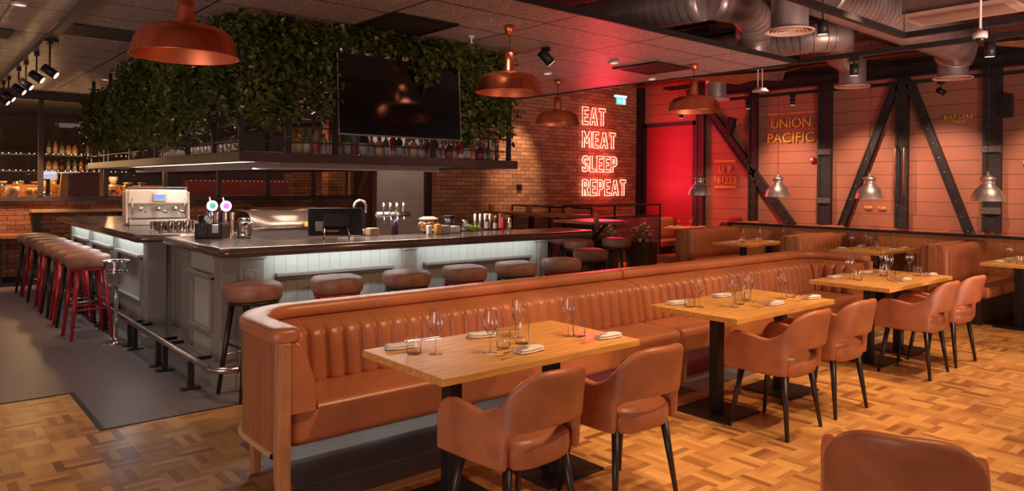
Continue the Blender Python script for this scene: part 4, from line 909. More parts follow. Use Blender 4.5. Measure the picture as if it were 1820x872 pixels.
kinds = [(1, 'amber', 'cream'), (1, 'dark', 'red'), (3, 'clear', 'cream'), (0, 'dark', 'white'), (2, 'clear', 'cream'), (0, 'green', 'white'), (1, 'clear', 'white'), (1, 'amber', 'cream'), (3, 'clear', 'white'), (3, 'amber', 'cream'), (0, 'clear', 'red'), (2, 'red', 'white'), (0, 'amber', 'white')]
n = 28; x = 2.62
for i in range(n):
    k, c, l = kinds[(i*5+i//4) % len(kinds)]
    bottle(k, c, l, (2.66+i*.0795, SY0+.16+random.uniform(-.02, .04), SZ+.0701), '%s bottle with %s label, %s from left below the television' % (c, l, ORD[i]), s=random.uniform(.82, 1.0))
for i in range(14):
    k, c, l = kinds[(i*3+1) % len(kinds)]
    bottle(k, c, l, (2.70+i*.155, SY0+.42+random.uniform(-.02, .03), SZ+.0701), '%s bottle with %s label, %s from left, rear row of hanging shelf' % (c, l, ORD[i]), s=random.uniform(.9, 1.05))
for i in range(2):
    o = lathe_obj('tall_tin', [(.0001, 0), (.022, 0), (.022, .23), (.0001, .23)], LBL['white' if i == 0 else 'red'], None, 14); o.location = (4.80+i*.07, SY0+.14, SZ+.0701)
    tag(o, '%s tall tin at the right end of the hanging shelf' % ('white' if i == 0 else 'red'), 'tin')
for k in BP.values(): k['keep'] = 1
# glasses stored on the left arm of the shelf
def make_stored():
    t = thing('stored_glass', 'x', 'glass'); lathe_obj('bowl', [(.0001, 0), (.030, 0), (.034, .05), (.030, .10), (.028, .10), (.031, .05), (.027, .004), (.0001, .004)], GLASS, t, 12)
    lathe_obj('rim', [(.030, .096), (.031, .10), (.029, .101)], CHROME, t, 12); return t
SG = make_stored()
for i in range(24):
    for j in range(1):
        o = dup(SG, (SX0+.14+.07*(i % 2), SY0+.5+i*.105, SZ+.0701), 0, 'clear glass, %s from the corner on the left arm of the hanging shelf' % ORD[i]); o['group'] = 'glasses stored on the hanging shelf'
# string lights along the upper shelf
# ------------------------------------------------------------------ ivy
LEAF = mat('ivy_leaf', (.074, .086, .015), .30, 0, .65, 16)
def ivy(name, label, boxes, nleaf, size=(.055, .105), group='ivy hanging in the bar frame', m=None):
    c = boxes[0]; ox, oy, oz = (c[0]+c[3])/2, (c[1]+c[4])/2, c[5]
    mb = MB(); vol = [max(1e-4, (b[3]-b[0]+.1)*(b[4]-b[1]+.1)*(b[5]-b[2])) for b in boxes]; tot = sum(vol)
    for b, v in zip(boxes, vol):
        nn = int(nleaf*v/tot); strands = []
        for s in range(max(4, nn//26)):
            sx_, sy_ = random.uniform(b[0], b[3]), random.uniform(b[1], b[4]); top = b[5]-random.uniform(0, .12)**1*(b[5]-b[2]); ln = (b[5]-b[2])*random.uniform(.5, 1.12)
            strands.append((sx_, sy_, top, ln))
        for s in strands:
            for q in range(26):
                u = q/26; z = s[2]-u*s[3]; px = s[0]+.05*math.sin(u*7+s[0]*40)+random.gauss(0, .03); py = s[1]+.03*math.cos(u*6+s[1]*30)+random.gauss(0, .03)
                if z > 2.99 and m is None: z = 2.97
                L = random.uniform(*size); az = random.uniform(0, 2*PI); dr = random.uniform(-1.3, .25)
                d = Vector((math.cos(az)*math.cos(dr), math.sin(az)*math.cos(dr), math.sin(dr))); sd = d.cross(Vector((0, 0, 1))).normalized(); sd = (sd+Vector((0, 0, random.uniform(-.6, .6)))).normalized(); nn_ = d.cross(sd)
                p = Vector((px-ox, py-oy, z-oz)); wd = L*.42
                mb.add([p, p+d*L*.35+sd*wd-nn_*wd*.25, p+d*L, p+d*L*.35-sd*wd-nn_*wd*.25, p+d*L*.45+nn_*wd*.15], [(0, 1, 4), (1, 2, 4), (2, 3, 4), (3, 0, 4)])
    o = mb.build(name, m or LEAF, None, fixn=False, loc=(ox, oy, oz)); tag(o, label, 'ivy' if m is None else 'plant', group); return o
Yf = SY0-.03
ivy('hanging_ivy', 'thick ivy hanging left of the television on the front of the bar frame', [(2.12, Yf, 2.12, 2.55, Yf+.16, 3.0), (2.5, Yf, 2.22, 2.92, Yf+.16, 3.0)], 2600)
ivy('hanging_ivy', 'ivy trailing along the top of the television', [(2.9, Yf-.05, 2.78, 4.3, Yf+.16, 3.0), (3.72, Yf-.08, 2.52, 3.86, Yf, 2.9)], 1700)
ivy('hanging_ivy', 'dense ivy hanging right of the television above the shelf end', [(4.30, Yf, 2.08, 4.98, Yf+.18, 3.0)], 2300)
ivy('hanging_ivy', 'ivy on the left side of the bar frame next to its near corner', [(2.02, 5.9, 2.12, 2.2, 7.15, 3.0)], 2600)
ivy('hanging_ivy', 'thin ivy over the opening on the left side of the bar frame', [(2.02, 7.15, 2.75, 2.2, 8.1, 3.0), (2.02, 7.15, 1.98, 2.2, 7.5, 2.5)], 900)
ivy('hanging_ivy', 'broad ivy curtain on the far left side of the bar frame', [(2.02, 8.1, 2.06, 2.22, 9.9, 3.0)], 2600)
ivy('hanging_ivy', 'ivy at the far left corner of the bar frame', [(2.02, 9.9, 2.08, 2.22, 11.7, 2.82)], 2200)
# ------------------------------------------------------------------ pendant lamps
def copper(x, y, zr, label, R=.30):
    t = thing('copper_pendant', label, 'pendant lamp', (x, y, zr), 0, 'copper pendant lamps')
    out = [(R, 0), (R*.985, .015), (R*.93, .085), (R*.86, .125), (R*.74, .155), (R*.45, .175), (.055, .187), (.052, .20), (.046, .27), (.038, .355), (.0001, .358)]
    MB().lathe(out, n=48).build('shade', COPPER, t)
    MB().lathe([(R*.985, .002), (R*.915, .085), (R*.84, .12), (R*.72, .148), (R*.4, .165), (.0001, .17)], n=48).build('shade_inside', COPIN, t)
    MB().tube([(R*math.cos(a), R*math.sin(a), .002) for a in [k*PI/24 for k in range(48)]], .0035, 6, closed=True).build('rim', COPPER, t)
    MB().lathe([(.0001, .05), (.03, .06), (.032, .085), (.018, .12), (.015, .16)], n=12).build('bulb', mat('unlit_bulb', (.6, .5, .4), .2), t)
    h = 3.0-zr; MB().tube([(0, 0, .35), (.004, 0, (h+.35)/2), (0, 0, h-.05)], .005, 6).build('cord', BLACK, t)
    MB().lathe([(.008, h-.085), (.03, h-.07), (.045, h-.035), (.042, h), (.0001, h)], n=20).build('ceiling_cup', COPPER, t)
copper(1.245, 4.30, 2.30, 'large copper pendant nearest the camera at the upper left', .285)
copper(4.12, 4.88, 2.405, 'copper pendant before the right end of the ivy')
copper(6.72, 6.95, 2.405, 'copper pendant in front of the brick wall left of EAT')
copper(6.96, 4.96, 2.45, 'copper pendant in front of the red door', .30)
def silver(x, y, label, R=.19):
    t = thing('steel_pendant', label, 'pendant lamp', (x, y, 1.445), 0, 'brushed steel pendants over the booths')
    out = [(R, 0), (R*.985, .02), (R*.93, .07), (R*.80, .125), (R*.58, .17), (R*.45, .19), (R*.46, .195), (.078, .20), (.076, .27), (.09, .275), (.088, .295), (.06, .315), (.022, .33), (.018, .355), (.0001, .357)]
    MB().lathe(out, n=40).build('shade', STEEL, t); MB().lathe([(R*.98, .002), (R*.9, .07), (R*.76, .12), (R*.4, .18), (.0001, .182)], n=32).build('shade_inside', WHITEM, t)
    MB().tube([(.03*math.cos(a), 0, .36+.02*math.sin(a)) for a in [k*PI/6 for k in range(12)]], .004, 5, closed=True).build('hook', STEEL, t)
    MB().tube([(0, 0, .355), (0, 0, 2.75)], .004, 5).build('cord', BLACK, t)
    MB().lathe([(.0001, .03), (.03, .05), (.03, .08), (.015, .12), (.0001, .15)], n=12).build('bulb', emis('pendant_bulb', (1, .6, .3), 2), t)
silver(10.6, 7.42, 'brushed steel pendant in front of the red end of the wall'); silver(10.6, 5.96, 'brushed steel pendant over the left booth table near the UP lettering')
silver(10.6, 4.55, 'brushed steel pendant above the NEW 10-46 lettering'); silver(10.6, 3.08, 'brushed steel pendant by the wide post at the far right')
# ------------------------------------------------------------------ ceiling equipment
for i, (x, y, lb) in enumerate(((3.42, 5.45, 'dark square return vent in the tiled ceiling above the television'), (6.83, 5.46, 'dark square vent in the tiled ceiling right of the neon glow'))):
    t = thing('ceiling_vent', lb, 'ceiling vent', (x, y, 2.985), 0, 'square ceiling vents')
    B((-.30, -.30, 0), (.30, .30, .02)).build('plate', mat('dark_vent', (.03, .022, .022), .6), t); MB().box((-.33, -.33, -.004), (.33, -.27, .016)).box((-.33, .27, -.004), (.33, .33, .016)).box((-.33, -.27, -.004), (-.27, .27, .016)).box((.27, -.27, -.004), (.33, .27, .016)).build('frame', BLACK, t)
t = thing('ceiling_opening', 'long dark slot in the tiled ceiling behind the track at the far left', 'ceiling slot', (1.45, 7.72, 2.985)); B((-.33, -.28, 0), (.33, .28, .01)).build('plate', mat('dark_vent', (.03, .022, .022), .6), t); B((-.36, -.28, -.005), (-.33, .28, .015)).build('edge', OAKM, t)
t = thing('ceiling_opening', 'dark ceiling slot with glinting tiles beyond the track', 'ceiling slot', (.55, 8.4, 2.985)); B((-.3, -.25, 0), (.3, .25, .01)).build('plate', mat('dark_vent', (.03, .022, .022), .6), t)
DL = emis('downlight_glow', (1, .62, .45), 1.6)
for i, (x, y, lb) in enumerate(((6.2, 5.5, 'round ceiling downlight above the neon sign side'), (6.2, 6.6, 'round ceiling downlight right of the copper pendants'), (7.5, 6.0, 'small round ceiling downlight right of the square vent'), (.75, 6.9, 'oval-looking downlight at the far upper left'), (2.2, 11.2, 'downlight by the window wall'), (1.0, 12.2, 'small downlight near the window wall at left'))):
    t = thing('downlight', lb, 'downlight', (x, y, 2.98), 0, 'recessed ceiling downlights'); lathe_obj('trim_ring', [(.045, 0), (.06, 0), (.06, .02), (.045, .02), (.045, 0)], WHITEM, t, 20); lathe_obj('lens', [(.0001, .008), (.045, .008), (.045, .015), (.0001, .015)], DL, t, 20)
t = thing('sprinkler', 'small white sprinkler under the ceiling right of the vent', 'sprinkler', (4.15, 5.47, 2.93)); lathe_obj('head', [(.0001, .0), (.025, .003), (.008, .01), (.008, .05), (.03, .055), (.03, .07), (.0001, .07)], WHITEM, t, 14)
# track with spot heads at the far left
t = thing('light_track', 'grey surface light track on the tiled ceiling at the left', 'light track', (1.13, 5, 2.94)); B((-.035, -1, 0), (.035, 8.2, .06)).build('rail', mat('track_rail', (.10, .07, .065), .45), t); B((-.06, 3.05, -.03), (.06, 3.45, .0)).build('feed_box', BLACK, t)
def head(x, y, z0, drop, lb, group, lit=0, dirv=(.5, -.55, -.6), L=.13, r=.042):
    t = thing('spot_head', lb, 'spotlight', (x, y, z0), 0, group); d = Vector(dirv).normalized()
    B((-.02, -.05, -.045), (.02, .05, 0)).build('adapter', BLACK, t); MB().tube([(0, 0, -.04), (0, 0, -drop)], .008, 6).build('stem', BLACK, t)
    c = Vector((0, 0, -drop)); bl = MB().tube([c-d*L*.5, c+d*L*.5], r, 16).build('barrel', BLACK, t)
    MB().tube([c+d*L*.5, c+d*(L*.5+.006)], r*.85, 16).build('lens', emis('spot_lens', (1, .85, .72), 1.1), bl); return t
for i, y in enumerate((8.15, 9.0, 9.8, 10.4, 11.4, 12.0)): head(1.13, y, 2.94, .26 if i else .30, 'black spotlight on the left ceiling track, %s from the near end' % ORD[i], 'spotlights on the left track', dirv=(.75, -.35, -.55))
head(5.05, 5.4, 3.0, .10, 'black tilted spotlight tucked behind the copper pendant by the ivy', 'ceiling spotlights', dirv=(.6, -.3, -.7), L=.16, r=.05)
# suspended tracks over the dining side
def track(label, pts, z=3.05):
    t = thing('light_track', label, 'light track', (pts[0][0], pts[0][1], z), 0, 'suspended black tracks')
    for a, b in zip(pts[:-1], pts[1:]): MB().bar((a[0]-pts[0][0], a[1]-pts[0][1], 0), (b[0]-pts[0][0], b[1]-pts[0][1], 0), .05, .05).build('rail', BLACK, t)
    for a in pts: MB().tube([(a[0]-pts[0][0], a[1]-pts[0][1], .02), (a[0]-pts[0][0], a[1]-pts[0][1], 4.2-z)], .004, 5).build('hanger', BLACK, t)
track('nearer suspended black track turning a right angle', [(3.0, 2.73), (7.05, 2.73), (7.05, -.5)], 3.0)
track('black track carrying on from the ceiling corner towards the right edge', [(7.8, 4.13), (7.8, -.6)], 3.02)
track('black track close to the board wall', [(12.4, 9.2), (12.4, 0)], 3.3)
for i, (x, y, z0, dr) in enumerate(((6.35, 3.15, 4.19, 1.15), (7.8, 3.52, 3.0, .14), (7.8, 2.26, 3.0, .10), (7.05, 1.75, 2.98, .20), (12.4, 7.6, 3.27, .12), (12.4, 6.7, 3.27, .12), (12.4, 4.25, 3.27, .16), (12.4, 8.9, 3.27, .12), (12.4, 9.15, 3.27, .2))):
    head(x, y, z0, dr, ['white-lipped black spotlight right of the big round diffuser', 'black spotlight in front of the middle diffuser duct', 'black spotlight at the far right under the track', 'black spotlight beside the camera pole', 'black spotlight over the UNION lettering', 'black spotlight left of the centre riveted post', 'tilted spotlight left of the wide right post', 'black spotlight over the red door corner', 'small black spotlight in front of the red door top'][i], 'ceiling spotlights', dirv=(.1, .05, -1) if i not in (6,) else (.8, -.4, -.35), L=.12, r=.045)
# round ducts with diffusers
def diffuser(x, y, z, r, h, label, bend=None):
    t = thing('duct_diffuser', label, 'air diffuser', (x, y, z), 0, 'round drop ducts')
    MB().lathe([(r, .02), (r, h)], n=36).build('duct_drop', DUCT, t, fixn=False)
    MB().lathe([(r*1.32, .0), (r*1.34, .012), (r*1.02, .035), (r*.98, .02), (r*1.25, .0), (r*1.32, .0)], n=36).build('flange', mat('diffuser_paint', (.80, .56, .47), .45), t)
    mb = MB()
    for k in range(5): rr = r*(.98-.20*k); mb.lathe([(rr, .004), (rr-r*.04, .0), (rr-r*.15, .022), (rr-r*.13, .026), (rr, .004)], n=32)
    mb.build('cone_rings', mat('diffuser_paint', (.80, .56, .47), .45), t); lathe_obj('dark_core', [(.0001, .035), (r*.98, .035), (r*.98, .04), (.0001, .04)], mat('diffuser_dark', (.40, .26, .22), .6), t, 24); return t
diffuser(7.03, 3.84, 3.2, .185, .9, 'big round air diffuser nearest the camera'); diffuser(11.62, 5.27, 3.2, .20, .42, 'round air diffuser left of the centre riveted post')
diffuser(11.74, 3.87, 3.2, .20, .42, 'round air diffuser before the wall at the right'); t = diffuser(11.6, 7.78, 3.2, .19, .30, 'round air diffuser beside the copper pendant before the red wall')
MB().tube([(0, 0, .30), (0, 0, .40), (.06, -.06, .50), (.2, -.2, .56), (.9, -.8, .56)], .19, 24).build('elbow', DUCT, t)
t = diffuser(9.9, 5.87, 3.03, .09, .05, 'small round disc diffuser on two rods')
for s_ in (-.06, .06): MB().tube([(s_, 0, .03), (s_, 0, 1.17)], .008, 6).build('rod', CREAM, t)
def spiral(label, pts, r, n=28):
    t = thing('spiral_duct', label, 'air duct', pts[0], 0, 'galvanised ducts'); P = [Vector(p)-Vector(pts[0]) for p in pts]
    # densify and rib
    D = []
    for a, b in zip(P[:-1], P[1:]):
        k = max(2, int((b-a).length/.10)); D += [a+(b-a)*i/k for i in range(k)]
    D.append(P[-1]); MB().tube(D, r, n).build('duct_body', DUCT, t)
    rb = MB(); 
    for i in range(1, len(D)-1):
        d = (D[i+1]-D[i-1]).normalized(); rb.tube([D[i]-d*.006, D[i]+d*.006], r+.012, n, cap=False)
    rb.build('spiral_ribs', DUCT, t, fixn=False); return t
spiral('big spiral duct crossing the open ceiling to the right diffuser', [(7.32, 3.65, 3.64), (11.3, 3.68, 3.64), (11.65, 3.8, 3.60), (11.74, 3.87, 3.50)], .26)
spiral('horizontal duct leading to the middle diffuser', [(9.25, 6.4, 3.60), (9.35, 4.75, 3.60), (9.6, 4.55, 3.62), (10.9, 5.15, 3.62), (11.5, 5.27, 3.60), (11.62, 5.27, 3.50)], .20)
spiral('dark duct just above the edge of the tiled ceiling', [(6.6, 6.4, 3.66), (6.85, 4.75, 3.66)], .22)
spiral('duct elbow dropping beside the tiled ceiling edge', [(6.9, 4.72, 3.66), (7.35, 4.60, 3.66), (7.7, 4.66, 3.60), (7.92, 4.80, 3.42), (7.98, 4.84, 3.15)], .20)
# slab level clutter: cable trays and pipes
for i, (a, b, z, w_, lb) in enumerate((((8.0, 8.2), (8.0, 2.0), 3.75, .25, 'dark cable tray above the ducts'), ((9.2, 9.8), (9.2, 1.0), 3.85, .2, 'second cable tray over the booths'), ((5.0, 4.5), (12.5, 4.5), 3.95, .12, 'narrow cable tray across the open ceiling'), ((12.75, 9.8), (12.75, .5), 3.70, .18, 'cable tray close to the wall beam'))):
    t = thing('cable_tray', lb, 'cable tray', (a[0], a[1], z), 0, 'cable trays'); d = (b[0]-a[0], b[1]-a[1])
    sd = Vector((-d[1], d[0], 0)).normalized()*w_/2
    mb = MB().bar(sd, sd+Vector((d[0], d[1], 0)), .015, .06).bar(-sd, -sd+Vector((d[0], d[1], 0)), .015, .06)
    Ln = Vector((d[0], d[1], 0)).length
    for k in range(int(Ln/.3)): p = Vector((d[0], d[1], 0))*(k*.3/Ln); mb.bar(p-sd, p+sd, .02, .01)
    mb.build('tray', BLACK, t)
    for k in range(0, int(Ln/1.2)):
        p = Vector((d[0], d[1], 0))*(k*1.2/Ln)
        for s_ in (1, -1): MB().tube([p+sd*s_, p+sd*s_+Vector((0, 0, 4.2-z))], .005, 5).build('hanger', BLACK, t)
PIPE = mat('red_brown_pipe', (.20, .055, .035), .45, .2)
for i, (x, z, r, lb) in enumerate(((10.9, 3.9, .03, 'thin pipe running along the open ceiling over the divider'), (8.9, 4.0, .045, 'thick pipe high over the booths'), (12.6, 3.8, .03, 'pipe high along the board wall'))):
    tag(MB().tube([(0, 10.5, 0), (0, -1, 0)], r, 10).build('ceiling_pipe', PIPE, loc=(x, 0, z)), lb, 'pipe')
for i, (x0, x1, y, lb) in enumerate(((8, 13, 8.6, 'dark ceiling joist nearest the brick wall'), (8, 13, 6.9, 'dark ceiling joist over the left booths'), (6, 13, 2.9, 'dark ceiling joist at the right'), (4, 13, 5.0, 'dark ceiling joist over the middle booths'))):
    tag(MB().box((0, -.07, 0), (x1-x0, .07, .02)).box((0, -.01, .02), (x1-x0, .01, .22)).box((0, -.07, .22), (x1-x0, .07, .24)).build('ceiling_joist', mat('joist_paint', (.06, .025, .02), .6), loc=(x0, y, 3.96)), lb, 'joist')
# air conditioning cassette and crumpled foil over the wall side
t = thing('ceiling_cassette', 'boxy fan coil unit with a pale lip at the upper right', 'air conditioner', (7.35, 2.35, 3.18)); B((-.25, -.42, .02), (.25, .42, .26)).build('casing', mat('unit_paint', (.15, .085, .07), .5), t); MB().box((-.28, -.45, 0), (.28, .45, .02)).build('lip', mat('unit_lip', (.45, .28, .22), .5), t)
B((-.20, -.38, -.01), (.20, .38, 0)).build('grille', mat('unit_grille', (.30, .18, .14), .5), t)
t = thing('security_camera', 'pale dome security camera on a ceiling pole', 'security camera', (7.0, 2.10, 2.90))
MB().tube([(0, 0, .05), (0, 0, .40), (0, 0, 1.3)], .011, 8).build('pole', mat('cream_pole', (.62, .48, .40), .4), t); lathe_obj('housing', [(.0001, .05), (.02, .05), (.022, .035), (.052, .03), (.056, .0), (.054, -.025), (.0001, -.025)], WHITEM, t, 24)
lathe_obj('dome', [(.038, -.025), (.036, -.04), (.025, -.056), (.0001, -.063)], BLK, t, 20)
for i, (x, y, lb) in enumerate(((10.2, 6.5, 'folded foil insulation panel left of the round diffusers'), (10.4, 2.2, 'folded foil insulation panel at the upper right'))):
    o = MB().add([(0, -.9, .02), (0, .9, .10), (.5, .7, .22), (.6, -.8, .16), (.28, .1, -.05)], [(0, 1, 4), (1, 2, 4), (2, 3, 4), (3, 0, 4)]).build('foil_panel', mat('brass_foil', (.42, .24, .13), .35, .6, .3), solid=.01, loc=(x, y, 3.32)); tag(o, lb, 'insulation panel')
# ------------------------------------------------------------------ high tables, railing, planters
t = table('square red-lit high table on a black post beyond the bar', 7.38, 8.18, 6.92, 7.70, [(7.78, 7.31)], h=1.09, th=.04, name='high_table', top=mat('high_table_wood', (.34, .12, .06), .35, 0, .2, 4)); MB().bar((.05, .0, .80), (.34, -.0, 1.04), .03, .03).build('brace', BLACK, t)
o = B((7.60, 7.05, 1.0905), (7.66, 7.10, 1.19)).build('table_block', OAKV); tag(o, 'small wooden menu block on the square high table', 'menu block')
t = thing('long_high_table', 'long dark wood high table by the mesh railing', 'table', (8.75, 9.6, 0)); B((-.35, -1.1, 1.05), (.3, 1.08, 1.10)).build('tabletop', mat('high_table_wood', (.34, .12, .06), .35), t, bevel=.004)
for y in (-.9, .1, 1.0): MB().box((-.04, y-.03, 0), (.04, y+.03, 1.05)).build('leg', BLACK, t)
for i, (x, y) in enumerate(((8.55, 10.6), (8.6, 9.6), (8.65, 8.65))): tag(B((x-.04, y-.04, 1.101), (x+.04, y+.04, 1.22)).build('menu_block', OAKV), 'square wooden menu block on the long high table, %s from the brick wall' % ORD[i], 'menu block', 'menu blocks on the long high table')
def railing(label, p, q, h=1.2):
    t = thing('mesh_railing', label, 'railing', (p[0], p[1], 0), 0, 'mesh railings'); d = Vector((q[0]-p[0], q[1]-p[1], 0)); L = d.length; u = d.normalized(); Z = Vector((0, 0, 1))
    MB().tube([Z*.02, Z*h, d+Z*h, d+Z*.02], .02, 8).build('handrail', BLACK, t); MB().bar(Z*1.0, d+Z*1.0, .03, .02).bar(Z*.12, d+Z*.12, .03, .02).build('crossbar', BLACK, t)
    k = int(L/1.0)
    for i in range(1, k): MB().bar(u*(L*i/k)+Z*.02, u*(L*i/k)+Z*h, .03, .03).build('post', BLACK, t)
    mb = MB(); a, b = .12, .98; st = .055; n = int(L/st); r = .003
    hgt = b-a
    for i in range(-int(hgt/.035/1), n+1):
        for sg in (1, -1):
            s0, s1 = i*st, i*st+hgt*1.45
            if sg < 0: s0, s1 = s1, s0
            z0, z1 = a, b; A_, B_ = s0, s1
            # clip to 0..L
            def zz(s): return z0+(z1-z0)*(s-A_)/(B_-A_)
            lo, hi = max(min(A_, B_), 0), min(max(A_, B_), L)
            if hi-lo < .02: continue
            mb.bar(u*lo+Z*zz(lo), u*hi+Z*zz(hi), .013, .010)
    mb.build('expanded_mesh', mesh_mat() if 'expanded_metal_mesh' not in MATS else MATS['expanded_metal_mesh'], t); return t
railing('black mesh railing beside the long high table by the brick wall', (9.15, 10.7), (9.15, 8.6)); railing('black mesh railing in front of the red door corner', (9.2, 9.35), (12.0, 9.35), 1.22)
def planter(x, y, w_, h, lb, ph=.35, rad=.18, nl=260):
    t = thing('planter', lb, 'planter', (x, y, 0), 0, 'dark planters'); B((-w_/2, -w_/2, 0), (w_/2, w_/2, h)).build('planter_box', mat('planter_grey', (.055, .04, .035), .5), t, bevel=.01)
    mb = MB()
    for i in range(nl):
        az = random.uniform(0, 2*PI); rr = random.uniform(.02, rad); hh = random.uniform(-.05, ph)*(1-.5*rr/rad); p = Vector((rr*math.cos(az), rr*math.sin(az), h+.03+max(-.02, hh))); L = random.uniform(.06, .13); el = random.uniform(-.7, .9); d = Vector((math.cos(az)*math.cos(el), math.sin(az)*math.cos(el), math.sin(el))); sd = d.cross(Vector((0, 0, 1))).normalized(); wd = L*.3
        mb.add([p, p+d*L*.4+sd*wd, p+d*L, p+d*L*.4-sd*wd, p+d*L*.5+Vector((0, 0, -.01))], [(0, 1, 4), (1, 2, 4), (2, 3, 4), (3, 0, 4)])
    mb.build('foliage', mat('planter_leaf', (.36, .33, .20), .45, 0, .5, 14), t, fixn=False)
planter(11.0, 9.0, .42, .52, 'dark planter with pale leafy plant at the railing corner'); planter(10.0, 9.05, .36, .60, 'planter behind the stool at the mesh railing', .35, .25)
planter(11.55, 8.35, .4, .40, 'low dark planter with flowering plant beside the orange bench', .25)
# ------------------------------------------------------------------ things on the bar
Z = BT_Z+.0005
t = thing('coffee_machine', 'white espresso machine with blue display on the left counter', 'coffee machine', (2.34, 9.15, Z), math.radians(-8))
MB().prism([(-.30, -.26), (.30, -.26), (.30, .24), (-.30, .24)], .0, .07).build('base', STEEL, t, bevel=.01)
MB().prism([(-.20, .33), (.22, .33), (.25, .17), (.12, .15), (.12, .0), (-.20, 0)][::-1], -.31, .31, fn=lambda x, y, z: (z, -x, y+.07)).build('body', WHITEM, t, bevel=.02, seg=3)
for s in (-1, 1): MB().prism([(-.26, .36), (.20, .36), (.24, .0), (-.24, 0)], -.012, .012, fn=lambda x, y, z, s=s: (s*.32+z, -x, y+.02)).build('side_panel', WHITEM, t, bevel=.01)
MB().box((-.30, -.16, .36), (.30, -.14, .39)).box((-.30, -.17, .42), (.30, -.155, .435)).box((-.30, .18, .42), (.30, .195, .435)).box((-.31, -.17, .42), (-.295, .19, .435)).box((.295, -.17, .42), (.31, .19, .435)).box((-.30, -.17, .39), (-.285, -.155, .43)).box((.285, -.17, .39), (.30, -.155, .43)).box((-.02, -.17, .39), (-.005, -.155, .43)).build('cup_rail', CHROME, t)
dh = B((-.06, -.275, .27), (.08, -.24, .36)).build('display_housing', WHITEM, t, bevel=.01); B((-.045, -.279, .30), (.055, -.275, .345)).build('display', emis('blue_display', (.10, .22, 1), 2), dh)
for s in (-.18, .0, .18): MB().lathe([(.0001, 0), (.035, 0), (.038, .05), (.0001, .05)], (s, -.20, .16), 16).tube([(s, -.22, .17), (s+.06, -.40, .15)], .013, 8).build('group_head', CHROME, t)
for s in (-.27, .27): MB().tube([(s, -.25, .30), (s, -.28, .25), (s, -.27, .12)], .007, 6).build('steam_wand', CHROME, t)
B((-.28, -.27, .07), (.28, -.02, .085)).build('drip_grid', CHROME, t)
# glasses before the machine
T2 = make_tumbler_small = None
def small_glass(n, pos, lb, grp, s=1):
    base = thing('bar_glass', 'x', 'glass'); lathe_obj('glass_body', [(.0001, 0), (.030, 0), (.036, .10), (.0335, .10), (.028, .006), (.0001, .006)], GLASS, base, 14)
    for i, (x, y, z) in enumerate(pos): o = dup(base, (x, y, z), 0, lb % ORD[i]); o['group'] = grp; o.scale = (s, s, s)
    for ch in list(base.children): bpy.data.objects.remove(ch)
    bpy.data.objects.remove(base)
small_glass(0, [(1.98+.083*i+(.03 if j else 0), 7.62+.10*j, Z) for j in range(3) for i in range(6)], 'clear glass, %s counting along the rows before the coffee machine', 'glasses standing before the coffee machine')
small_glass(0, [(2.02+.09*i, 8.0, Z) for i in range(4)], 'upturned glass, %s from the left close to the coffee machine', 'glasses close to the coffee machine', .9)
# draught tower with two lit badges
for i, (x, y, c) in enumerate(((2.42, 7.52, (.45, .85, .75)), (2.50, 7.36, (.75, .65, 1)))):
    t = thing('beer_tap', 'draught beer tap with round %s lit badge' % ('greenish' if i == 0 else 'violet'), 'beer tap', (x, y, Z), 0, 'draught beer taps')
    MB().tube([(0, 0, 0), (0, .02, .10), (.0, -.02, .20), (0, -.06, .24)], .034, 14, r2=.028).build('column', mat('violet_black_enamel', (.03, .015, .05), .15), t)
    MB().tube([(0, -.095, .26), (0, -.075, .26)], .052, 24).build('badge', emis('tap_badge%d' % i, c, 2.2, (.3, .3, .4)), t); MB().tube([(0, -.10, .26), (0, -.096, .26)], .03, 16).build('badge_centre', emis('tap_badge_c%d' % i, (.1, .5, .3) if i == 0 else (.7, .2, .8), 1.2), t)
    MB().tube([(0, -.05, .22), (0, -.09, .17), (0, -.09, .13)], .009, 8).build('spout', CHROME, t); MB().tube([(0, -.03, .26), (0, -.0, .34)], .012, 8).build('handle', CHROME, t)
# black caddy with cups, straws and napkins
t = thing('bar_caddy', 'black napkin and straw caddy on the near corner of the bar', 'caddy', (2.16, 6.62, Z), math.radians(-42))
MB().box((-.12, -.09, 0), (.12, .09, .01)).box((-.12, -.09, 0), (-.11, .09, .13)).box((.11, -.09, 0), (.12, .09, .13)).box((-.12, .08, 0), (.12, .09, .13)).box((-.12, -.09, 0), (.03, -.08, .13)).box((.09, -.09, 0), (.12, -.08, .13)).box((.03, -.09, 0), (.09, -.08, .05)).box((-.01, -.09, 0), (0, .09, .11)).build('holder', BLK, t)
B((.01, -.075, .01), (.105, .07, .12)).build('napkins', LINEN, t)
for k in range(3): MB().lathe([(.030, .0), (.042, .09), (.040, .09), (.028, .002)], (-.06, .04-.05*k, .07+.02*k), 14).build('cup', BLK, t)
for i, (x, y) in enumerate(((2.30, 6.86), (2.36, 6.83), (2.43, 6.80), (2.48, 6.76), (2.40, 6.72))):
    o = lathe_obj('test_tube_glass', [(.0001, 0), (.018, 0), (.019, .22), (.0165, .22), (.016, .005), (.0001, .005)], GLASS, None, 12); o.location = (x-.1, y, Z); tag(o, 'tall narrow glass, %s from the left behind the black caddy' % ORD[i], 'glass', 'tall narrow glasses behind the caddy')
t = thing('storage_jar', 'clear glass clip jar on the bar right of the caddy', 'jar', (2.39, 6.48, Z))
lathe_obj('jar_body', [(.0001, 0), (.058, 0), (.062, .01), (.062, .13), (.05, .155), (.047, .155), (.059, .128), (.059, .012), (.0001, .006)], GLASS, t, 20); lathe_obj('lid', [(.0001, .158), (.052, .158), (.055, .172), (.03, .18), (.0001, .18)], GLASS, t, 20); MB().tube([(.064*math.cos(a), .064*math.sin(a), .012) for a in [k*PI/10 for k in range(20)]], .006, 6, closed=True).build('base_ring', BLK, t)
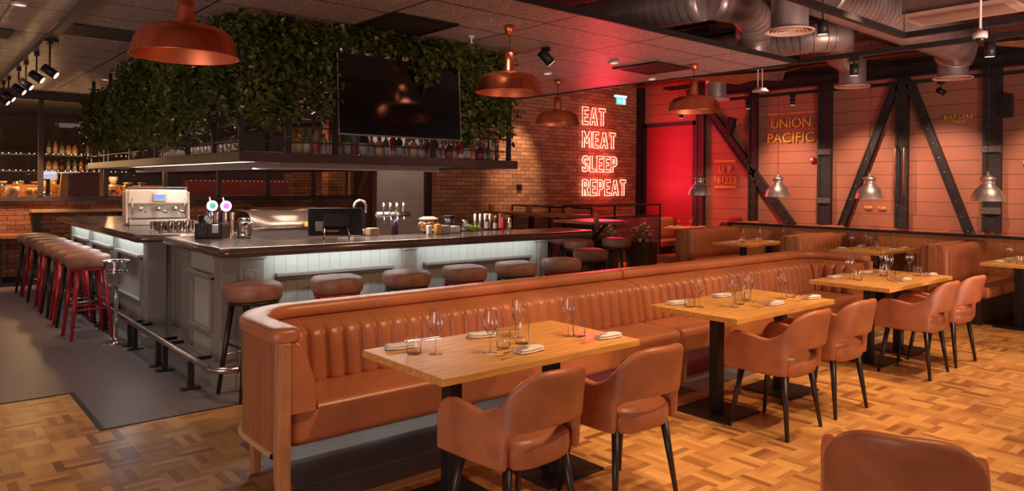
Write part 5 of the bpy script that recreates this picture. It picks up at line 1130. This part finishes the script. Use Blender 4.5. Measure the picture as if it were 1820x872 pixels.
MB().tube([(.052*math.cos(a), .052*math.sin(a), .158) for a in [k*PI/10 for k in range(20)]], .004, 6, closed=True).build('seal', BLK, t)
for i, (x, y) in enumerate(((2.50, 6.62), (2.46, 6.72))):
    t = thing('mixer_tap', 'small white lever tap, %s one behind the clip jar' % ('nearer' if i == 0 else 'farther'), 'tap', (x-.04, y+.0, Z)); MB().tube([(0, 0, 0), (0, 0, .09), (.05, -.03, .13)], .011, 8).build('spout', CHROME, t); MB().tube([(0, 0, .09), (.05, -.03, .17)], .007, 6).build('lever', WHITEM, t)
# till monitor seen from behind
t = thing('till_monitor', 'black till screen seen from behind, propped on chrome legs on the bar', 'till monitor', (3.03, 5.98, Z), math.radians(-20)); t.scale = (1.12, 1.1, 1.1)
P = [(-.035, 0), (.035, .0), (.01, .24), (-.025, .24)]
MB().prism([(-.01, .025), (.03, .02), (.075, .24), (.05, .25)], -.215, .215, fn=lambda x, y, z: (z, x, y)).build('housing', BLK, t, bevel=.008)
MB().prism([(-.02, .10), (-.01, .10), (.045, .20), (.035, .20)], -.10, .10, fn=lambda x, y, z: (z, x-.01, y)).build('rear_cover', BLACK, t)
for x in (-.10, .10): MB().tube([(x*.8, .0, .12), (x*1.0, -.07, .03), (x, -.05, .005), (x, .03, .004)], .006, 6).build('leg', CHROME, t)
B((-.16, .0, .06), (-.10, .012, .14)).build('sticker', LBL['white'], t, rot=(0, 0, 0)); B((-.11, -.02, .055), (.02, .04, .07)).build('cable_box', OAKV, t)
for i, (x, y, w_, h, m_, lb, c_) in enumerate(((3.32, 6.22, .09, .06, LINEN, 'stack of white cards right of the till screen', 'card stack'), (3.50, 6.22, .10, .07, mat('kraft_box', (.42, .28, .17), .6), 'small brown box behind the bar front', 'box'), (3.40, 6.45, .2, .05, STEEL, 'steel tray behind the bar front', 'tray'), (4.20, 6.02, .10, .085, mat('grey_box', (.36, .31, .27), .5), 'grey square dispenser on the bar', 'dispenser'), (4.02, 6.02, .045, .09, LINEN, 'white bottle with blue base on the bar', 'bottle'), (4.11, 6.0, .06, .10, mat('orange_juice', (.7, .35, .08), .3), 'jar of orange slices on the bar', 'jar'), (4.36, 6.1, .12, .07, STEEL, 'steel garnish box beside the grey dispenser', 'garnish box'))):
    o = B((-w_/2, -w_/2, 0), (w_/2, w_/2, h)).build('counter_item' if False else lb.split(' on ')[0].split(' right ')[0].split(' behind ')[0].split(' beside ')[0].replace('-', '_').replace(' ', '_'), m_, None, bevel=.008, loc=(x, y-.06, Z)); tag(o, lb, c_)
t = thing('gooseneck_tap', 'chrome gooseneck tap rising over the bar', 'tap', (3.62, 6.75, .95)); MB().tube([(0, 0, 0), (0, 0, .40)]+[(.07-.07*math.cos(a), 0, .40+.07*math.sin(a)) for a in [PI*k/8 for k in range(1, 8)]]+[(.14, 0, .34)], .014, 10).build('spout', CHROME, t); B((-.04, -.04, 0), (.04, .04, .02)).build('base', CHROME, t)
t = thing('draught_font', 'chrome tap tower with four levers behind the bar front', 'tap tower', (4.05, 6.65, 1.0)); MB().tube([(0, 0, 0), (0, 0, .26)], .035, 14).build('column', mat('violet_black_enamel', (.03, .015, .05), .15), t); MB().tube([(-.22, 0, .27), (.18, 0, .27)], .028, 12).build('crossbar', CHROME, t)
for x in (-.16, -.08, 0, .08): MB().tube([(x, -.03, .29), (x, -.04, .40)], .012, 8).tube([(x, -.05, .25), (x, -.06, .18)], .008, 8).build('lever', CHROME, t)
t = thing('snack_jar', 'round glass jar of orange snacks with pale lid', 'jar', (4.32, 6.42, Z)); lathe_obj('jar_body', [(.0001, 0), (.09, 0), (.115, .03), (.12, .07), (.10, .11), (.10, .115), (.115, .07), (.11, .03), (.085, .006), (.0001, .006)], GLASS, t, 24)
mb = MB()
for i in range(90):
    a = random.uniform(0, 2*PI); r = .085*math.sqrt(random.random()); p = Vector((r*math.cos(a), r*math.sin(a), random.uniform(.02, .10))); mb.lathe([(.0001, -.011), (.012, -.003), (.010, .008), (.0001, .011)], p, 6)
mb.build('snacks', mat('orange_snack', (.75, .30, .06), .6, 0, .3, 30), t)['kind'] = 'stuff'; lathe_obj('lid', [(.0001, .118), (.10, .118), (.105, .13), (.06, .15), (.0001, .15)], mat('pale_lid', (.6, .42, .3), .4), t, 24)
t = thing('black_canister', 'black lidded canister beside the snack jar', 'canister', (4.58, 6.40, Z)); lathe_obj('can', [(.0001, 0), (.055, 0), (.055, .14), (.0001, .14)], BLK, t, 20); lathe_obj('lid', [(.0001, .141), (.06, .141), (.06, .16), (.0001, .16)], BLACK, t, 20)
for i in range(2):
    o = lathe_obj('coffee_pot', [(.0001, 0), (.04, 0), (.045, .05), (.03, .10), (.032, .11), (.0001, .11)], BLK if i == 0 else CHROME, None, 18); o.location = (4.45+.26*i, 6.2+.1*i, Z); tag(o, '%s small pot by the canister' % ('black' if i == 0 else 'chrome'), 'pot')
mb = MB()
for i in range(60):
    a = random.uniform(0, 2*PI); r = random.uniform(0, .05); L = random.uniform(.03, .05); p = Vector((r*math.cos(a), r*math.sin(a), random.uniform(.005, .06))); el = random.uniform(-.2, 1.2); d = Vector((math.cos(a)*math.cos(el), math.sin(a)*math.cos(el), math.sin(el))); sd = d.cross(Vector((0, 0, 1))).normalized()*L*.4; mb.add([p, p+d*L*.5+sd, p+d*L, p+d*L*.5-sd], [(0, 1, 2, 3)])
o = mb.build('mint_bunch', mat('fresh_mint', (.32, .45, .06), .5, 0, .3), fixn=False, loc=(4.66, 6.08, Z)); tag(o, 'bright green mint bunch on the bar edge', 'mint')
for i in range(4):
    o = MB().tube([(0, 0, 0), (0, 0, .17)], .013, 8, r2=.017).build('bar_tool', STEEL, loc=(4.96+.055*i, 6.44-.02*i, Z)); tag(o, 'upright steel bar tool, %s from the left near the sauce bottles' % ORD[i], 'bar tool', 'bar tools')
BL = [(5.02, 6.30, 'dark', 'white', 1, 'dark sauce bottle with yellow cap and white label'), (5.09, 6.24, 'dark', 'cream', .85, 'smaller dark sauce bottle with yellow cap and cream label')]
for x, y, c, l, s, lb in BL:
    t = thing('sauce_bottle', lb+' on the bar', 'sauce bottle', (x, y, Z)); lathe_obj('glass_body', [(.0001, 0), (.024, 0), (.025, .10*s), (.012, .13*s), (.011, .15*s), (.0001, .15*s)], LQ[c], t, 16); lathe_obj('label', [(.0262, .01), (.0262, .085*s)], LBL[l], t, 16); lathe_obj('cap', [(.0001, .15*s), (.014, .15*s), (.014, .175*s), (.0001, .175*s)], mat('yellow_cap', (.75, .6, .05), .4), t, 14)
for i, (x, y, m_, lb) in enumerate(((5.16, 6.20, mat('red_pepper_mill', (.5, .02, .02), .2), 'glossy red pepper mill on the bar'), (5.22, 6.15, CHROME, 'silver salt mill on the bar next to the red one'))):
    o = lathe_obj('pepper_mill', [(.0001, 0), (.027, 0), (.028, .03), (.018, .06), (.024, .09), (.014, .105), (.016, .125), (.0001, .14)], m_, None, 18); o.location = (x, y, Z); tag(o, lb, 'pepper mill')
o = B((-.03, -.02, 0), (.03, .02, .17)).build('wooden_block', mat('red_wood_block', (.35, .10, .07), .5), loc=(5.28, 6.36, Z)); tag(o, 'upright reddish wooden block behind the mills', 'menu block')
# back bar: steel worktop, display cabinet, shelf ledge
t = thing('back_bar', 'steel back-bar worktop inside the bar', 'worktop', (3.9, 8.4, 0)); B((-.95, -.35, .86), (1.2, .35, .90)).build('worktop', STEEL, t); B((-.93, -.32, 0), (1.18, .33, .86)).build('cabinet', mat('back_bar_steel', (.20, .16, .14), .35, .6), t)
t = thing('food_display_case', 'low curved glass food display case with bread on the back bar', 'display case', (3.62, 8.35, .9005)); B((-.55, -.25, 0), (.55, .25, .16)).build('base', mat('back_bar_steel', (.20, .16, .14), .35, .6), t)
rows = []
for k in range(7): a = PI/2*k/6; rows.append([(x, -.25+.18*(1-math.cos(a)), .16+.20*math.sin(a)) for x in (-.55, .55)])
rows.append([(-.55, .25, .37), (.55, .25, .37)]); MB().grid(rows, True).build('curved_glass', mat('case_hood', (.38, .29, .23), .25, .7), t, solid=.004); B((-.56, -.26, .15), (.56, -.22, .175)).build('front_rail', CHROME, t)
mb = MB()
for i in range(8): mb.lathe([(.0001, 0), (.04, .005), (.05, .02), (.03, .04), (.0001, .045)], (.1+.05*(i % 4), -.29+.02*(i//4), .175+.02*(i//4)), 8)
o = mb.build('bread', mat('golden_bread', (.75, .48, .08), .6), t)
t = thing('till_monitor', 'second till, dark, behind the display case', 'till monitor', (4.35, 8.1, .9005)); B((-.15, -.03, .10), (.15, .02, .36)).build('screen', BLK, t, bevel=.006); B((-.06, -.05, 0), (.06, .05, .10)).build('stand', BLK, t)
# wall ledges by the windows
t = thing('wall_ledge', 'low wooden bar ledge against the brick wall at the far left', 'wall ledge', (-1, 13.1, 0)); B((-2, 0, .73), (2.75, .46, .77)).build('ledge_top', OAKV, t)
for x in (2.2, .3): B((x-.04, .05, 0), (x+.04, .13, .73)).build('leg', BLACK, t)
B((-2, .02, 0), (2.75, .05, .06)).build('foot_bar', BLACK, t)
for i, (x0, x1, lb) in enumerate(((1.62, 3.0, 'wooden drinks ledge under the windows behind the stools'), (5.1, 6.3, 'wooden drinks ledge under the windows behind the display case'))):
    t = thing('wall_ledge', lb, 'wall ledge', (x0, 13.25, 0), 0, 'drinks ledges'); B((0, 0, 1.10), (x1-x0, .33, 1.135)).build('ledge_top', OAKM, t); B((.05, .2, 0), (.12, .33, 1.10)).build('support', BLACK, t); B((x1-x0-.12, .2, 0), (x1-x0-.05, .33, 1.10)).build('support', BLACK, t)
t = thing('wall_stool', 'brown stool tucked between the wall ledge and the far end of the bar', 'stool', (2.15, 12.75, 0)); lathe_obj('seat', [(.0001, .70), (.18, .70), (.19, .74), (.17, .78), (.0001, .79)], SEATV, t, 20)
for a in range(4): MB().tube([(.1*math.cos(a*PI/2+.7), .1*math.sin(a*PI/2+.7), .70), (.18*math.cos(a*PI/2+.7), .18*math.sin(a*PI/2+.7), 0)], .018, 8).build('leg', BLACKW, t)
# ------------------------------------------------------------------ the dining room beyond the windows
GOLD = mat('lit_brass_dish', (.85, .55, .22), .3, .6)
t = thing('buffet_counter', 'long dark buffet counter beyond the window', 'counter', (1.5, 15.4, 0)); B((-4, -.5, 1.24), (2.6, .5, 1.29)).build('worktop', OAKV, t); MB().box((-4, -.14, 1.29), (2.6, .14, 1.40)).box((-4, .14, 1.29), (2.6, .45, 1.52)).build('riser', OAKV, t); B((-4, -.45, 0), (1.9, .45, 1.24)).build('front', DARKP, t)
random.seed(3)
CL = [GOLD, mat('white_crockery', (.7, .6, .5), .3), mat('bronze_bowl', (.4, .2, .08), .3, .7), CHROME]
names = ['brass_bowl', 'white_plate_stack', 'bronze_bowl', 'steel_dish']
k = 0
for i in range(60):
    x = -1.2+5.0*i/60; ty = i % 4; r = random.uniform(.05, .12); h = random.uniform(.05, .20)
    o = MB().lathe([(.0001, 0), (r*.6, 0), (r, h*.6), (r*.95, h), (r*.85, h), (r*.85, h*.6), (.0001, h*.15)], n=14).build(names[ty], CL[ty], loc=(x, 15.02+.28*(i % 3), (1.2905, 1.4005, 1.5205)[i % 3])); tag(o, '%s on the buffet beyond the window, %s from the %s end' % (names[ty].replace('_', ' '), ORD[i] if i < 30 else ORD[59-i], 'left' if i < 30 else 'right'), 'dish', 'dishes on the buffet beyond the windows')
for i, x in enumerate((-.6, .6, 1.8, 3.0)): point('buffet_lamp', (x, 15.0, 1.95), 40, (1, .62, .28), .05)
t = thing('display_board', 'brown board with golden edges standing beyond the window', 'board', (2.55, 14.6, 1.24)); B((-.26, -.03, -1.24), (.26, .03, .50)).build('panel', mat('brown_panel', (.18, .09, .06), .6), t); MB().prism([(-.38, -.01), (-.24, -.01), (-.24, .50), (-.34, .50)], -.035, .035, fn=lambda x, y, z: (x, z, y)).prism([(.24, -.01), (.34, -.01), (.30, .50), (.24, .50)], -.035, .035, fn=lambda x, y, z: (x, z, y)).build('golden_edge', mat('gold_paint', (.80, .50, .14), .4), t)
t = thing('computer_screen', 'pale blue-white lit screen beyond the window', 'screen', (2.05, 14.85, 1.62)); B((-.12, 0, 0), (.12, .03, .14)).build('panel', emis('pale_screen', (.7, .8, 1), 1.0), t); B((-.03, .0, -.33), (.03, .03, 0)).build('stand', BLK, t)
t = thing('back_bottle_rack', 'two-tier lit bottle rack far beyond the window', 'rack', (2.9, 16.5, 1.75))
for z in (0, .32): B((-1.4, 0, z), (.9, .25, z+.03)).build('shelf', BLACKW, t)
tl = MB()
for i in range(22):
    for z in (.03, .35): tl.lathe([(.0001, 0), (.007, .004), (.0001, .014)], (-1.35+.1*i+random.uniform(-.02, .02), -.01, z+.0), 6)
tl.build('fairy_lights', emis('fairy_light', (1, .75, .55), 12), t)
for i in range(20):
    r_ = i//10; k_, c_, l_ = kinds[(i*7) % len(kinds)]
    o = bottle(k_, c_, l_, (2.3+.11*(i % 10), 16.6, 1.75+.0305+.32*r_), 'bottle on the %s tier of the rack beyond the window, %s from the left' % ('upper' if r_ else 'lower', ORD[i % 10]), 'bottles on the rack beyond the window')
t = thing('red_booth', 'long red-lit booth sofa beyond the window', 'booth sofa', (6.0, 16.3, 0)); B((-1.1, 0, 0), (1.3, .7, 1.2)).build('seat_base', mat('red_booth_leather', (.22, .028, .018), .5), t, bevel=.05); B((-1.1, .5, 1.2), (1.3, .8, 1.66)).build('backrest', mat('red_booth_leather', (.22, .028, .018), .5), t, bevel=.06)
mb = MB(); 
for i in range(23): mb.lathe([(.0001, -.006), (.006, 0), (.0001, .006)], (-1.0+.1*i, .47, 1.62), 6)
mb.build('glint_dots', emis('booth_glint', (1, .4, .25), 5), t)  # glints along the booth, put in as small glowing dots
for i, (x, y) in enumerate(((5.5, 15.2), (6.6, 15.1))):
    t = thing('far_table', '%s wooden table by the red booth beyond the window' % ('left' if i == 0 else 'right'), 'table', (x, y, 0)); B((-.4, -.3, 1.28), (.4, .3, 1.32)).build('tabletop', OAK, t); B((-.04, -.04, 0), (.04, .04, 1.28)).build('column', BLACK, t)
point('red_room_lamp', (5.9, 15.6, 2.3), 10, (1, .22, .12), .05); point('red_room_lamp', (7.0, 15.4, 2.4), 10, (1, .45, .22), .05)
t = thing('brick_column', 'warm lit brick pillar beyond the right windows', 'pillar', (7.0, 14.9, 0)); B((.35, 0, 0), (.75, .3, 3)).build('shaft', BRN, t)
t = thing('brick_column', 'second brick pillar beyond the window by the wooden door', 'pillar', (6.0, 17.6, 0)); B((1.6, 0, 0), (2.6, .3, 3)).build('shaft', BRN, t)
spot('pillar_spot', (6.9, 14.2, 2.9), (7.5, 15.0, 1.6), 30, WARM, 60)
# corridor lights behind the bar
spot('corridor_spot', (8.9, 13.9, 3.8), (9.2, 15, 1.6), 130, (1, .80, .66), 70); spot('corridor_spot', (7.6, 13.4, 3.2), (7.8, 14.2, 1.5), 35, WARM, 70)
area('work_light', (3.6, 7.2, 2.9), None, 40, (1, .80, .66), 1.6, 1.6, rotz=(0, 0, 0))
for k in BP.values(): wipe(k)
wipe(SG)
